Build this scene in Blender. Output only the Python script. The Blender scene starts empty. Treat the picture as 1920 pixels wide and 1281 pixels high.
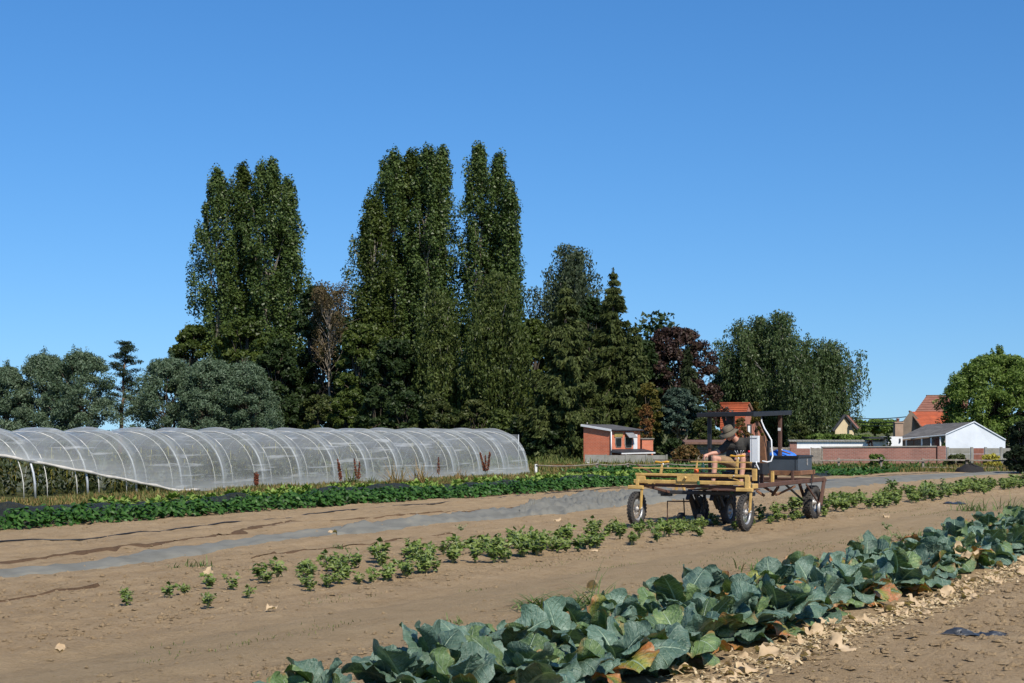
import bpy, math, random
import numpy as np
from mathutils import Vector, Matrix

S = bpy.context.scene
COL = S.collection
R = math.radians
F = 1920 * 50 / 36.0          # focal length in photograph pixels (50 mm lens)
EYE = 1.86                    # eye height

# ---------------------------------------------------------------- camera
cam_d = bpy.data.cameras.new('camera')
cam_d.lens = 50.0
cam_d.sensor_width = 36.0
cam_d.shift_y = 167.5 / 1920
cam_d.clip_start = 0.1
cam_d.clip_end = 6000
cam = bpy.data.objects.new('camera', cam_d)
COL.objects.link(cam)
cam.location = (0, 0, EYE)
cam.rotation_euler = (R(90), 0, 0)
S.camera = cam

# ---------------------------------------------------------------- light
SUN_EL, SUN_AZ = 47.0, 155.0   # azimuth clockwise from +Y (view direction)
w = bpy.data.worlds.new('World')
S.world = w
w.use_nodes = True
nt = w.node_tree
nt.nodes.clear()
sky = nt.nodes.new('ShaderNodeTexSky')
sky.sky_type = 'NISHITA'
sky.sun_disc = False
sky.sun_elevation = R(SUN_EL)
sky.sun_rotation = R(SUN_AZ)
sky.altitude = 0
sky.air_density = 1.0
sky.dust_density = 0.4
sky.ozone_density = 10.0
bg = nt.nodes.new('ShaderNodeBackground')
bg.inputs['Strength'].default_value = 0.112
wo = nt.nodes.new('ShaderNodeOutputWorld')
tc = nt.nodes.new('ShaderNodeTexCoord')
mp = nt.nodes.new('ShaderNodeMapping')             # a clear day: the pale band at the horizon stays thin
mp.inputs['Scale'].default_value = (1, 1, 0.76)
mp.inputs['Location'].default_value = (0, 0, 0.055)
nt.links.new(tc.outputs['Generated'], mp.inputs['Vector'])
nt.links.new(mp.outputs[0], sky.inputs['Vector'])
hs = nt.nodes.new('ShaderNodeHueSaturation')
hs.inputs['Saturation'].default_value = 1.13      # the photograph's clear, saturated blue
nt.links.new(sky.outputs[0], hs.inputs['Color'])
nt.links.new(hs.outputs[0], bg.inputs[0])
nt.links.new(bg.outputs[0], wo.inputs[0])

sl = bpy.data.lights.new('sun', 'SUN')
sl.energy = 4.9
sl.angle = R(0.53)
sl.color = (1.0, 0.93, 0.82)
sun = bpy.data.objects.new('sun', sl)
COL.objects.link(sun)
sd = Vector((math.sin(R(SUN_AZ)) * math.cos(R(SUN_EL)), math.cos(R(SUN_AZ)) * math.cos(R(SUN_EL)), math.sin(R(SUN_EL))))
sun.rotation_euler = sd.to_track_quat('Z', 'Y').to_euler()
sun.location = (20, -30, 60)

S.view_settings.view_transform = 'Standard'
S.view_settings.look = 'None'
S.view_settings.exposure = 0.25
S.view_settings.gamma = 1.0
S.view_settings.use_curve_mapping = False
S.cycles.max_bounces = 8
S.cycles.transparent_max_bounces = 16

# ---------------------------------------------------------------- helpers
ROW = math.atan(1690 / F)                      # the crop rows run this far right of the view
SR, CR = math.sin(ROW), math.cos(ROW)


ORD = 'first second third fourth fifth sixth seventh eighth ninth tenth eleventh twelfth thirteenth fourteenth fifteenth sixteenth seventeenth eighteenth nineteenth twentieth'.split()


def xy(u, c):
    """metres along the rows (u) and across them (c) -> world x, y"""
    return u * SR + c * CR, u * CR - c * SR


def uc(x, y):
    return x * SR + y * CR, x * CR - y * SR


def at(px, py, z=0.0):
    """the point at height z that the photograph shows at pixel px, py"""
    Y = F * (EYE - z) / (py - 808)
    return Vector(((px - 960) / F * Y, Y, z))


def far(px, py, D):
    return Vector(((px - 960) / F * D, D, EYE + (808 - py) / F * D))


def rng(seed):
    return np.random.default_rng(seed)


def tag(o, label=None, cat=None, group=None, kind=None):
    if label: o['label'] = label
    if cat: o['category'] = cat
    if group: o['group'] = group
    if kind: o['kind'] = kind
    return o


def thing(name, label, cat, loc=(0, 0, 0), rotz=0.0, group=None):
    o = bpy.data.objects.new(name, None)
    o.empty_display_size = 0.2
    COL.objects.link(o)
    o.location = loc
    o.rotation_euler = (0, 0, rotz)
    return tag(o, label, cat, group)


def link(name, me, parent=None, loc=None, rot=None, scale=None):
    o = bpy.data.objects.new(name, me)
    COL.objects.link(o)
    if parent: o.parent = parent
    if loc is not None: o.location = loc
    if rot is not None: o.rotation_euler = rot
    if scale is not None: o.scale = scale if hasattr(scale, '__len__') else (scale,) * 3
    return o


def copy_tree(o, parent=None):
    c = o.copy()
    COL.objects.link(c)
    c.parent = parent
    for ch in o.children:
        copy_tree(ch, c)
    return c


def np_mesh(name, V, Q, mats, smooth=False, mi=None, uv=None):
    """mesh from arrays: V (n,3), Q (m,k) with k = 3 or 4"""
    V = np.asarray(V, np.float32)
    Q = np.asarray(Q, np.int32)
    me = bpy.data.meshes.new(name)
    me.vertices.add(len(V))
    me.vertices.foreach_set('co', V.ravel())
    k = Q.shape[1]
    me.loops.add(Q.size)
    me.loops.foreach_set('vertex_index', Q.ravel())
    me.polygons.add(len(Q))
    me.polygons.foreach_set('loop_start', np.arange(0, Q.size, k, dtype=np.int32))
    if mi is not None:
        me.polygons.foreach_set('material_index', np.asarray(mi, np.int32))
    me.polygons.foreach_set('use_smooth', np.full(len(Q), smooth))
    if uv is not None:
        l = me.uv_layers.new(name='UVMap')
        l.data.foreach_set('uv', np.asarray(uv, np.float32)[Q.ravel()].ravel())
    for m in (mats if isinstance(mats, (list, tuple)) else [mats]):
        me.materials.append(m)
    me.update(calc_edges=True)
    me.validate()
    return me


class MB:
    """collects boxes, bars, tubes and free polygons; build() links them as one mesh object"""

    def __init__(s):
        s.v, s.f, s.m, s.s = [], [], [], []

    def add(s, vs, fs, m=0, smooth=False):
        b = len(s.v)
        s.v += [tuple(v) for v in vs]
        for f in fs:
            s.f.append([b + i for i in f]); s.m.append(m); s.s.append(smooth)
        return s

    def poly(s, pts, m=0):
        return s.add(pts, [list(range(len(pts)))], m)

    def box(s, x0, x1, y0, y1, z0, z1, m=0):
        v = [(x, y, z) for z in (z0, z1) for y in (y0, y1) for x in (x0, x1)]
        return s.add(v, [(0, 2, 3, 1), (4, 5, 7, 6), (0, 1, 5, 4), (2, 6, 7, 3), (0, 4, 6, 2), (1, 3, 7, 5)], m)

    def hexa(s, p, m=0):
        """8 corners: bottom ring of 4, top ring of 4"""
        return s.add(p, [(3, 2, 1, 0), (4, 5, 6, 7), (0, 1, 5, 4), (1, 2, 6, 5), (2, 3, 7, 6), (3, 0, 4, 7)], m)

    def prism(s, pts, d, m=0):
        n = len(pts)
        d = Vector(d)
        a = [Vector(p) for p in pts]
        b = [p + d for p in a]
        fs = [list(range(n - 1, -1, -1)), list(range(n, 2 * n))]
        fs += [(i, (i + 1) % n, n + (i + 1) % n, n + i) for i in range(n)]
        return s.add(a + b, fs, m)

    def bar(s, a, b, wd, ht, m=0, up=(0, 0, 1)):
        """a bevelled rectangular bar from a to b"""
        a, b = Vector(a), Vector(b)
        d = (b - a).normalized()
        up = Vector(up)
        if abs(d.dot(up)) > 0.98: up = Vector((0, 1, 0))
        sx = d.cross(up).normalized()
        sy = sx.cross(d).normalized()
        e = min(wd, ht) * 0.14
        hw, hh = wd / 2, ht / 2
        ring = [(-hw + e, -hh), (hw - e, -hh), (hw, -hh + e), (hw, hh - e), (hw - e, hh), (-hw + e, hh), (-hw, hh - e), (-hw, -hh + e)]
        v = [a + sx * x + sy * y for x, y in ring] + [b + sx * x + sy * y for x, y in ring]
        fs = [(i, (i + 1) % 8, 8 + (i + 1) % 8, 8 + i) for i in range(8)] + [list(range(7, -1, -1)), list(range(8, 16))]
        return s.add(v, fs, m)

    def tube(s, pts, r, n=8, m=0, cap=True):
        pts = [Vector(p) for p in pts]
        k = len(pts)
        rs = r if hasattr(r, '__len__') else [r] * k
        vs, fs = [], []
        prev = None
        for i, p in enumerate(pts):
            d = (pts[min(i + 1, k - 1)] - pts[max(i - 1, 0)]).normalized()
            if prev is None:
                ax = d.cross(Vector((0, 0, 1)) if abs(d.z) < 0.9 else Vector((1, 0, 0))).normalized()
            else:
                ax = (prev - d * prev.dot(d)).normalized()
            prev = ax
            ay = d.cross(ax)
            for j in range(n):
                t = 2 * math.pi * j / n
                vs.append(p + (ax * math.cos(t) + ay * math.sin(t)) * rs[i])
        for i in range(k - 1):
            for j in range(n):
                a, b = i * n + j, i * n + (j + 1) % n
                fs.append((a, b, b + n, a + n))
        if cap:
            fs.append(list(range(n - 1, -1, -1)))
            fs.append(list(range((k - 1) * n, k * n)))
        return s.add(vs, fs, m, True)

    def lathe(s, prof, axis_o, axis_d, n=24, m=0, close=False):
        """prof: (radius, distance along the axis)"""
        o, d = Vector(axis_o), Vector(axis_d).normalized()
        ax = d.cross(Vector((0, 0, 1)) if abs(d.z) < 0.9 else Vector((1, 0, 0))).normalized()
        ay = d.cross(ax)
        vs, fs = [], []
        k = len(prof)
        for r_, h_ in prof:
            for j in range(n):
                t = 2 * math.pi * j / n
                vs.append(o + d * h_ + (ax * math.cos(t) + ay * math.sin(t)) * r_)
        for i in range(k if close else k - 1):
            i2 = (i + 1) % k
            for j in range(n):
                a, b = i * n + j, i * n + (j + 1) % n
                c, e = i2 * n + (j + 1) % n, i2 * n + j
                fs.append((a, b, c, e))
        return s.add(vs, fs, m, True)

    def mesh(s, name, mats):
        me = bpy.data.meshes.new(name)
        me.from_pydata(s.v, [], s.f)
        for m in (mats if isinstance(mats, (list, tuple)) else [mats]):
            me.materials.append(m)
        me.polygons.foreach_set('material_index', s.m)
        me.polygons.foreach_set('use_smooth', s.s)
        me.update()
        return me

    def build(s, name, mats, parent=None, loc=None, rot=None):
        return link(name, s.mesh(name, mats), parent, loc, rot)


# ---------------------------------------------------------------- materials
def new_mat(name):
    m = bpy.data.materials.new(name)
    m.use_nodes = True
    t = m.node_tree
    t.nodes.clear()
    out = t.nodes.new('ShaderNodeOutputMaterial')
    return m, t, out


def N(t, kind, **kw):
    n = t.nodes.new(kind)
    for k, v in kw.items():
        if k.startswith('i_'):
            n.inputs[k[2:].replace('_', ' ')].default_value = v
        else:
            setattr(n, k, v)
    return n


def ramp(t, fac, stops):
    n = t.nodes.new('ShaderNodeValToRGB')
    e = n.color_ramp.elements
    while len(e) < len(stops): e.new(0.5)
    for i, (p, c) in enumerate(stops):
        e[i].position = p
        e[i].color = (*c, 1)
    t.links.new(fac, n.inputs[0])
    return n.outputs[0]


def math_(t, op, a, b=None, c=None):
    n = t.nodes.new('ShaderNodeMath')
    n.operation = op
    for i, v in enumerate((a, b, c)):
        if v is None: continue
        if hasattr(v, 'is_output'): t.links.new(v, n.inputs[i])
        else: n.inputs[i].default_value = v
    return n.outputs[0]


def mix(t, fac, a, b, mode='MIX'):
    n = t.nodes.new('ShaderNodeMix')
    n.data_type = 'RGBA'
    n.blend_type = mode
    for i, v in ((0, fac), (6, a), (7, b)):
        if hasattr(v, 'is_output'): t.links.new(v, n.inputs[i])
        else: n.inputs[i].default_value = v if i == 0 else (*v, 1)
    return n.outputs[2]


def noise(t, scale, detail=4, rough=0.55, vec=None, dim='3D'):
    n = N(t, 'ShaderNodeTexNoise', i_Scale=scale, i_Detail=detail, i_Roughness=rough)
    if vec is None:
        g = t.nodes.get('Geo') or N(t, 'ShaderNodeNewGeometry')
        g.name = 'Geo'
        vec = g.outputs['Position']
    t.links.new(vec, n.inputs['Vector'])
    return n.outputs['Fac']


def objvec(t):
    return N(t, 'ShaderNodeTexCoord').outputs['Object']


def solid(name, col, rough=0.6, var=0.25, scale=6.0, metal=0.0, bump=0.0, spec=0.4, col2=None, bscale=None, coat=0):
    """a painted / rusty / mineral surface with uneven colour and fine relief"""
    m, t, out = new_mat(name)
    v = objvec(t)
    n1 = noise(t, scale, 5, 0.6, v)
    c2 = col2 or tuple(c * (1 - var) for c in col)
    c1 = tuple(min(1, c * (1 + var * 0.5)) for c in col) if col2 is None else col
    c = ramp(t, n1, [(0.33, c2), (0.66, c1)])
    b = N(t, 'ShaderNodeBsdfPrincipled', i_Roughness=rough, i_Metallic=metal)
    b.inputs['Specular IOR Level'].default_value = spec
    b.inputs['Coat Weight'].default_value = coat
    t.links.new(c, b.inputs['Base Color'])
    r2 = noise(t, scale * 2.3, 3, 0.6, v)
    rr = N(t, 'ShaderNodeMapRange')
    rr.inputs[3].default_value = max(0.02, rough - 0.12)
    rr.inputs[4].default_value = min(1, rough + 0.12)
    t.links.new(r2, rr.inputs[0])
    t.links.new(rr.outputs[0], b.inputs['Roughness'])
    if bump:
        bp = N(t, 'ShaderNodeBump', i_Strength=bump, i_Distance=0.02)
        t.links.new(noise(t, bscale or scale * 5, 5, 0.6, v), bp.inputs['Height'])
        t.links.new(bp.outputs[0], b.inputs['Normal'])
    t.links.new(b.outputs[0], out.inputs[0])
    return m


def foliage(name, cols, rough=0.5, trans=0.22, spec=0.35, patch=0.5):
    spec *= .6
    """leaf colour differs from leaf to leaf and from spray to spray"""
    m, t, out = new_mat(name)
    g = N(t, 'ShaderNodeNewGeometry')
    g.name = 'Geo'
    n1 = noise(t, patch, 3, 0.6)
    f = math_(t, 'ADD', math_(t, 'MULTIPLY', g.outputs['Random Per Island'], 0.42), math_(t, 'MULTIPLY', n1, 0.58))
    k = len(cols)
    c = ramp(t, f, [(0.16 + 0.66 * i / (k - 1), cc) for i, cc in enumerate(cols)])
    b = N(t, 'ShaderNodeBsdfPrincipled', i_Roughness=rough)
    b.inputs['Specular IOR Level'].default_value = spec
    t.links.new(c, b.inputs['Base Color'])
    tr = N(t, 'ShaderNodeBsdfTranslucent')
    t.links.new(mix(t, 1.0, c, (0.95, 1.15, 0.45), 'MULTIPLY'), tr.inputs[0])
    mx = N(t, 'ShaderNodeMixShader')
    mx.inputs[0].default_value = trans
    t.links.new(b.outputs[0], mx.inputs[1])
    t.links.new(tr.outputs[0], mx.inputs[2])
    t.links.new(mx.outputs[0], out.inputs[0])
    return m


def brick(name, c1, c2, mortar, scale=1.0, bw=0.22, bh=0.075):
    """brickwork for walls too far away to tell the bricks apart: uses the wall's UV in metres"""
    m, t, out = new_mat(name)
    uvn = N(t, 'ShaderNodeUVMap')
    b = N(t, 'ShaderNodeTexBrick', i_Scale=1.0 * scale)
    b.inputs['Color1'].default_value = (*c1, 1)
    b.inputs['Color2'].default_value = (*c2, 1)
    b.inputs['Mortar'].default_value = (*mortar, 1)
    b.inputs['Mortar Size'].default_value = 0.010
    b.inputs['Mortar Smooth'].default_value = 0.3
    b.inputs['Bias'].default_value = 0.0
    b.inputs['Brick Width'].default_value = bw
    b.inputs['Row Height'].default_value = bh
    t.links.new(uvn.outputs[0], b.inputs['Vector'])
    n1 = noise(t, 1.3, 6, 0.65)
    c = mix(t, 0.35, b.outputs['Color'], ramp(t, n1, [(0.3, tuple(x * 0.55 for x in c1)), (0.7, tuple(min(1, x * 1.25) for x in c2))]))
    p = N(t, 'ShaderNodeBsdfPrincipled', i_Roughness=0.85)
    t.links.new(c, p.inputs['Base Color'])
    bp = N(t, 'ShaderNodeBump', i_Strength=0.6, i_Distance=0.01, invert=True)
    t.links.new(b.outputs['Fac'], bp.inputs['Height'])
    t.links.new(bp.outputs[0], p.inputs['Normal'])
    t.links.new(p.outputs[0], out.inputs[0])
    return m
# ---------------------------------------------------------------- ground
def vnoise(x, y, seed=0):
    """smooth value noise in -1..1"""
    r = rng(seed + 77)
    T = r.uniform(-1, 1, (256, 256))
    xi, yi = np.floor(x).astype(int), np.floor(y).astype(int)
    fx, fy = x - xi, y - yi
    fx, fy = fx * fx * (3 - 2 * fx), fy * fy * (3 - 2 * fy)
    g = lambda a, b: T[a & 255, b & 255]
    return (g(xi, yi) * (1 - fx) + g(xi + 1, yi) * fx) * (1 - fy) + (g(xi, yi + 1) * (1 - fx) + g(xi + 1, yi + 1) * fx) * fy


def bump1(c, c0, w_):
    return np.exp(-((c - c0) / w_) ** 2)


def hgt(x, y):
    x, y = np.asarray(x, float), np.asarray(y, float)
    u, c = x * SR + y * CR, x * CR - y * SR
    fade = np.clip((75 - y) / 30, 0, 1) * np.clip((45 - abs(x)) / 15, 0, 1)
    track = bump1(c, -8.6, 1.15)
    rough = 1 - 0.75 * track
    h_ = 0.03 * vnoise(x * .5, y * .5, 1) + rough * (0.016 * vnoise(x * 2.1, y * 2.1, 2) + 0.020 * vnoise(x * 5, y * 5, 3) + 0.014 * vnoise(x * 11, y * 11, 4))
    h_ += 0.06 * bump1(c, -11.4, 1.0) + 0.05 * bump1(c, -5.2, 1.1) - 0.03 * bump1(c, -9.35, .22) - 0.025 * bump1(c, -7.75, .22)
    h_ += 0.02 * np.sin(c * 2 * math.pi / 1.35) * np.clip((-c - 13) / 2, 0, 1) * np.clip((c + 22) / 1.5, 0, 1)
    h_ += 0.012 * vnoise(u * .4, c * 4.0, 6)
    return h_ * fade


def gz(x, y):
    return float(hgt(x, y))


def atg(px, py, lift=0.0):
    p = at(px, py, 0)
    for _ in range(3):
        p = at(px, py, gz(p.x, p.y))
    p.z += lift
    return p


def soil_mat(name, damp=False):
    m, t, out = new_mat(name)
    g = N(t, 'ShaderNodeNewGeometry')
    g.name = 'Geo'
    mp = N(t, 'ShaderNodeVectorRotate', rotation_type='Z_AXIS')
    mp.inputs['Angle'].default_value = -(math.pi / 2 - ROW)
    t.links.new(g.outputs['Position'], mp.inputs['Vector'])       # x runs along the rows, y across them
    st = N(t, 'ShaderNodeVectorMath', operation='MULTIPLY')
    st.inputs[1].default_value = (0.35, 5.0, 1)
    t.links.new(mp.outputs[0], st.inputs[0])
    streak = noise(t, 1.0, 5, 0.6, st.outputs[0])
    big = noise(t, 0.35, 5, 0.6)
    mid = noise(t, 2.6, 6, 0.68)
    fine = noise(t, 26, 6, 0.75)
    grain = noise(t, 95, 3, 0.7)
    a = math_(t, 'ADD', math_(t, 'MULTIPLY', streak, 0.22), math_(t, 'MULTIPLY', mid, 0.30))
    a = math_(t, 'ADD', a, math_(t, 'MULTIPLY', fine, 0.38))
    a = math_(t, 'ADD', a, math_(t, 'MULTIPLY', big, 0.10))
    if damp:
        c = ramp(t, a, [(0.35, (0.075, 0.045, 0.026)), (0.62, (0.17, 0.108, 0.062))])
    else:
        c = ramp(t, a, [(0.33, (0.175, 0.117, 0.062)), (0.44, (0.285, 0.200, 0.110)), (0.55, (0.360, 0.260, 0.150)), (0.68, (0.46, 0.345, 0.21))])
        # the outer field turns to dry grass and weeds past the last bed
        sp = N(t, 'ShaderNodeSeparateXYZ')
        t.links.new(mp.outputs[0], sp.inputs[0])
        cc = math_(t, 'ADD', sp.outputs[1], math_(t, 'MULTIPLY', math_(t, 'SUBTRACT', mid, 0.5), 1.6))
        far_c = N(t, 'ShaderNodeMapRange')
        far_c.inputs[1].default_value, far_c.inputs[2].default_value = 24.2, 25.6
        t.links.new(cc, far_c.inputs[0])
        uu = math_(t, 'ADD', sp.outputs[0], math_(t, 'MULTIPLY', math_(t, 'SUBTRACT', mid, 0.5), 3.0))
        far_u = N(t, 'ShaderNodeMapRange')
        far_u.inputs[1].default_value, far_u.inputs[2].default_value = 74, 78
        t.links.new(uu, far_u.inputs[0])
        gm = math_(t, 'MAXIMUM', far_c.outputs[0], far_u.outputs[0])
        gr = ramp(t, math_(t, 'ADD', math_(t, 'MULTIPLY', mid, 0.5), math_(t, 'MULTIPLY', fine, 0.5)),
                  [(0.36, (0.035, 0.050, 0.016)), (0.5, (0.085, 0.095, 0.030)), (0.66, (0.21, 0.165, 0.075))])
        c = mix(t, gm, c, gr)
        # a faint film of algae and seedlings on the trodden track between the crops
        tr1 = N(t, 'ShaderNodeMapRange')
        tr1.inputs[1].default_value, tr1.inputs[2].default_value = 1.35, 0.5
        t.links.new(math_(t, 'ABSOLUTE', math_(t, 'SUBTRACT', sp.outputs[1], 8.6)), tr1.inputs[0])
        tk = math_(t, 'MULTIPLY', tr1.outputs[0], math_(t, 'MULTIPLY', streak, 0.55))
        c = mix(t, tk, c, (0.235, 0.185, 0.105))
        fl = N(t, 'ShaderNodeMapRange')
        fl.inputs[1].default_value, fl.inputs[2].default_value = 0.60, 0.70
        t.links.new(noise(t, 34, 2, 0.5), fl.inputs[0])
        c = mix(t, math_(t, 'MULTIPLY', fl.outputs[0], 0.35), c, (0.42, 0.31, 0.20))
    b = N(t, 'ShaderNodeBsdfPrincipled', i_Roughness=0.95)
    b.inputs['Specular IOR Level'].default_value = 0.12
    t.links.new(c, b.inputs['Base Color'])
    hh = math_(t, 'ADD', math_(t, 'MULTIPLY', mid, 0.5), math_(t, 'ADD', math_(t, 'MULTIPLY', fine, 0.45), math_(t, 'MULTIPLY', grain, 0.22)))
    hh = math_(t, 'ADD', hh, math_(t, 'MULTIPLY', streak, 0.25))
    bp = N(t, 'ShaderNodeBump', i_Strength=1.0, i_Distance=0.07)
    t.links.new(hh, bp.inputs['Height'])
    t.links.new(bp.outputs[0], b.inputs['Normal'])
    t.links.new(b.outputs[0], out.inputs[0])
    return m


M_SOIL = soil_mat('dry sandy soil')
M_DAMP = soil_mat('damp soil', True)

ys = [7.0]
while ys[-1] < 80: ys.append(ys[-1] * 1.0072)
ys = np.array([-3000, -400, -60, -10, 0, 4] + ys + [90, 120, 180, 400, 1000, 4000])
xs = list(np.arange(-8, 8.01, 0.095))
stp, q = 0.1, []
v_ = 8.0
while v_ < 40:
    stp *= 1.025
    v_ += stp
    q.append(v_)
xs = np.array([-4000, -600, -120, -60] + [-a for a in q[::-1]] + xs + q + [60, 120, 600, 4000])
X, Y = np.meshgrid(xs, ys)
Z = hgt(X, Y)
nx, ny = len(xs), len(ys)
idx = np.arange(nx * ny).reshape(ny, nx)
Q = np.stack([idx[:-1, :-1], idx[:-1, 1:], idx[1:, 1:], idx[1:, :-1]], -1).reshape(-1, 4)
ground = link('ground', np_mesh('ground', np.stack([X, Y, Z], -1).reshape(-1, 3), Q, M_SOIL, True))
tag(ground, 'dry sandy brown soil of the vegetable field', kind='structure')


# loose clods and crumbs lying on the soil
def clods(name, n, pick, smin, smax, seed, mat_, label):
    r = rng(seed)
    u, c = pick(r, n)
    x, y = u * SR + c * CR, u * CR - c * SR
    ok = (y > 8.5) & (y < 60) & (abs(x) < 0.42 * y + 1)
    x, y = x[ok], y[ok]
    n = len(x)
    base = np.array([(1, 0, 0), (0, 1, 0), (-1, 0, 0), (0, -1, 0), (0, 0, 1), (.0, 0, -1), (.6, .6, .55), (-.6, .5, .6)], float)
    fs = np.array([(0, 6, 4), (0, 1, 6), (1, 4, 6), (1, 2, 7), (1, 7, 4), (2, 4, 7), (2, 3, 4), (3, 0, 4)])
    s = smin + (smax - smin) * r.random(n) ** 3.2
    V = base[None] * (1 + r.uniform(-.45, .45, (n, 8, 3)))
    V *= s[:, None, None] * np.array([1, 1, .62]) * r.uniform(.7, 1.3, (n, 1, 3))
    a = r.uniform(0, 6.28, n)
    ca, sa = np.cos(a), np.sin(a)
    Vx = V[..., 0] * ca[:, None] - V[..., 1] * sa[:, None]
    Vy = V[..., 0] * sa[:, None] + V[..., 1] * ca[:, None]
    V = np.stack([Vx + x[:, None], Vy + y[:, None], V[..., 2] + (hgt(x, y) + s * .12)[:, None]], -1)
    Q = (fs[None] + (np.arange(n) * 8)[:, None, None]).reshape(-1, 3)
    o = link(name, np_mesh(name, V.reshape(-1, 3), Q, mat_, True))
    return tag(o, label, kind='stuff')


def pick_near(r, n):
    return r.uniform(7, 26, n), r.uniform(-4.6, 1.5, n)


def pick_bed(r, n):
    k = r.random(n)
    c = np.where(k < .28, r.normal(-7.1, .6, n), np.where(k < .62, r.normal(-12.6, 1.1, n), np.where(k < .75, r.normal(-10.4, .3, n), r.uniform(-22, -12, n))))
    return 7 + 38 * r.random(n) ** 1.5, c


clods('soil_clods', 17000, pick_near, 0.006, 0.050, 5, M_SOIL, 'crumbled dry soil clods beside the cauliflower bed')
clods('soil_clods', 30000, pick_bed, 0.005, 0.034, 6, M_SOIL, 'loose crumbs and clods of soil between the crop rows')


# dark damp lines of soil along the drip hoses
def strip(name, pts, wd, ht, mat_, seed, broken=0.0):
    r = rng(seed)
    P = [Vector(atg(*p)) for p in pts]
    out = []
    for a, b in zip(P[:-1], P[1:]):
        k = max(2, int((b - a).length / 0.14))
        out += [a.lerp(b, i / k) for i in range(k)]
    out.append(P[-1])
    n = len(out)
    V = []
    ph = r.uniform(0, 100)
    w1 = vnoise(np.arange(n) * .33 + ph, np.zeros(n), seed)
    w2 = vnoise(np.arange(n) * .9 + ph, np.ones(n) * 3.3, seed + 1)
    for i, p in enumerate(out):
        d = (out[min(i + 1, n - 1)] - out[max(i - 1, 0)]).normalized()
        s_ = Vector((d.y, -d.x, 0))
        wl = max(0.0, wd * (1 + .6 * w1[i] + .4 * w2[i]) - broken * wd)
        off = 0.3 * wd * w2[i]
        for k, (q_, z_) in enumerate(((-1, -.012), (-.45, .7), (.1, 1), (.5, .6), (1, -.012))):
            pp = p + s_ * (q_ * wl * .5 + off)
            V.append((pp.x, pp.y, gz(pp.x, pp.y) + 0.002 + (ht * z_ * (0.6 + .5 * w2[i]) if z_ > 0 else z_) * (1 if wl > 0.01 else -1)))
    idx = np.arange(n * 5).reshape(n, 5)
    Q = np.stack([idx[:-1, :-1], idx[:-1, 1:], idx[1:, 1:], idx[1:, :-1]], -1).reshape(-1, 4)
    return link(name, np_mesh(name, V, Q, mat_, True))


for i, (pts, wd, ht, br, lb) in enumerate((
        ([(-40, 1062), (150, 1037), (300, 1019), (450, 996), (547, 980), (700, 973), (860, 961), (988, 953)], .28, .035, .45, 'dark ridge of damp soil behind the long grey sheet'),
        ([(-30, 1129), (90, 1112), (178, 1098)], .13, .03, .4, 'short dark line of damp soil at the left edge of the field'),
        ([(470, 1052), (600, 1031), (690, 1020), (770, 1008), (850, 1000)], .13, .03, .55, 'thin broken line of damp soil above the celery row'))):
    tag(strip('damp_soil', pts, wd, ht, M_DAMP, 40 + i, br), lb, kind='stuff')

M_BLACKPL = solid('black plastic', (0.014, 0.015, 0.017), 0.42, 0.3, 8, bump=.15)


def hose(pts, label, seed):
    r = rng(seed)
    P = [atg(*p) for p in pts]
    out = []
    for a, b in zip(P[:-1], P[1:]):
        k = max(2, int((b - a).length / .5))
        out += [a.lerp(b, i / k) for i in range(k)]
    out.append(P[-1])
    q_ = []
    sn = vnoise(np.arange(len(out)) * .35, np.zeros(len(out)), seed)
    for i, p in enumerate(out):
        q_.append((p.x, p.y + .05 * sn[i], gz(p.x, p.y) + .006 + .018 * sn[i]))
    o = MB().tube(q_, .016, 6).build('drip_hose', M_BLACKPL)
    tag(o, label, 'hose', 'black drip hoses along the beds')


hose([(-40, 1023), (60, 1013), (160, 1006), (300, 993), (420, 981), (550, 966), (700, 953), (860, 938), (1047, 925), (1180, 915)], 'long black drip hose nearest the bean row', 3)
hose([(1533, 903), (1640, 893), (1760, 886)], 'short black drip hose on bare soil behind the machine', 4)


# ---------------------------------------------------------------- grey ground sheets
def sheet_mat():
    m, t, out = new_mat('grey woven ground sheet')
    g = N(t, 'ShaderNodeNewGeometry')
    g.name = 'Geo'
    a = noise(t, 1.4, 6, .62)
    c = ramp(t, a, [(.3, (0.130, 0.126, 0.104)), (.55, (0.180, 0.175, 0.146)), (.75, (0.230, 0.210, 0.160))])
    b = N(t, 'ShaderNodeBsdfPrincipled', i_Roughness=.75)
    b.inputs['Specular IOR Level'].default_value = .15
    t.links.new(c, b.inputs['Base Color'])
    bp = N(t, 'ShaderNodeBump', i_Strength=.5, i_Distance=.03)
    t.links.new(noise(t, 9, 5, .7), bp.inputs['Height'])
    t.links.new(bp.outputs[0], b.inputs['Normal'])
    t.links.new(b.outputs[0], out.inputs[0])
    return m


M_SHEET = sheet_mat()


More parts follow.
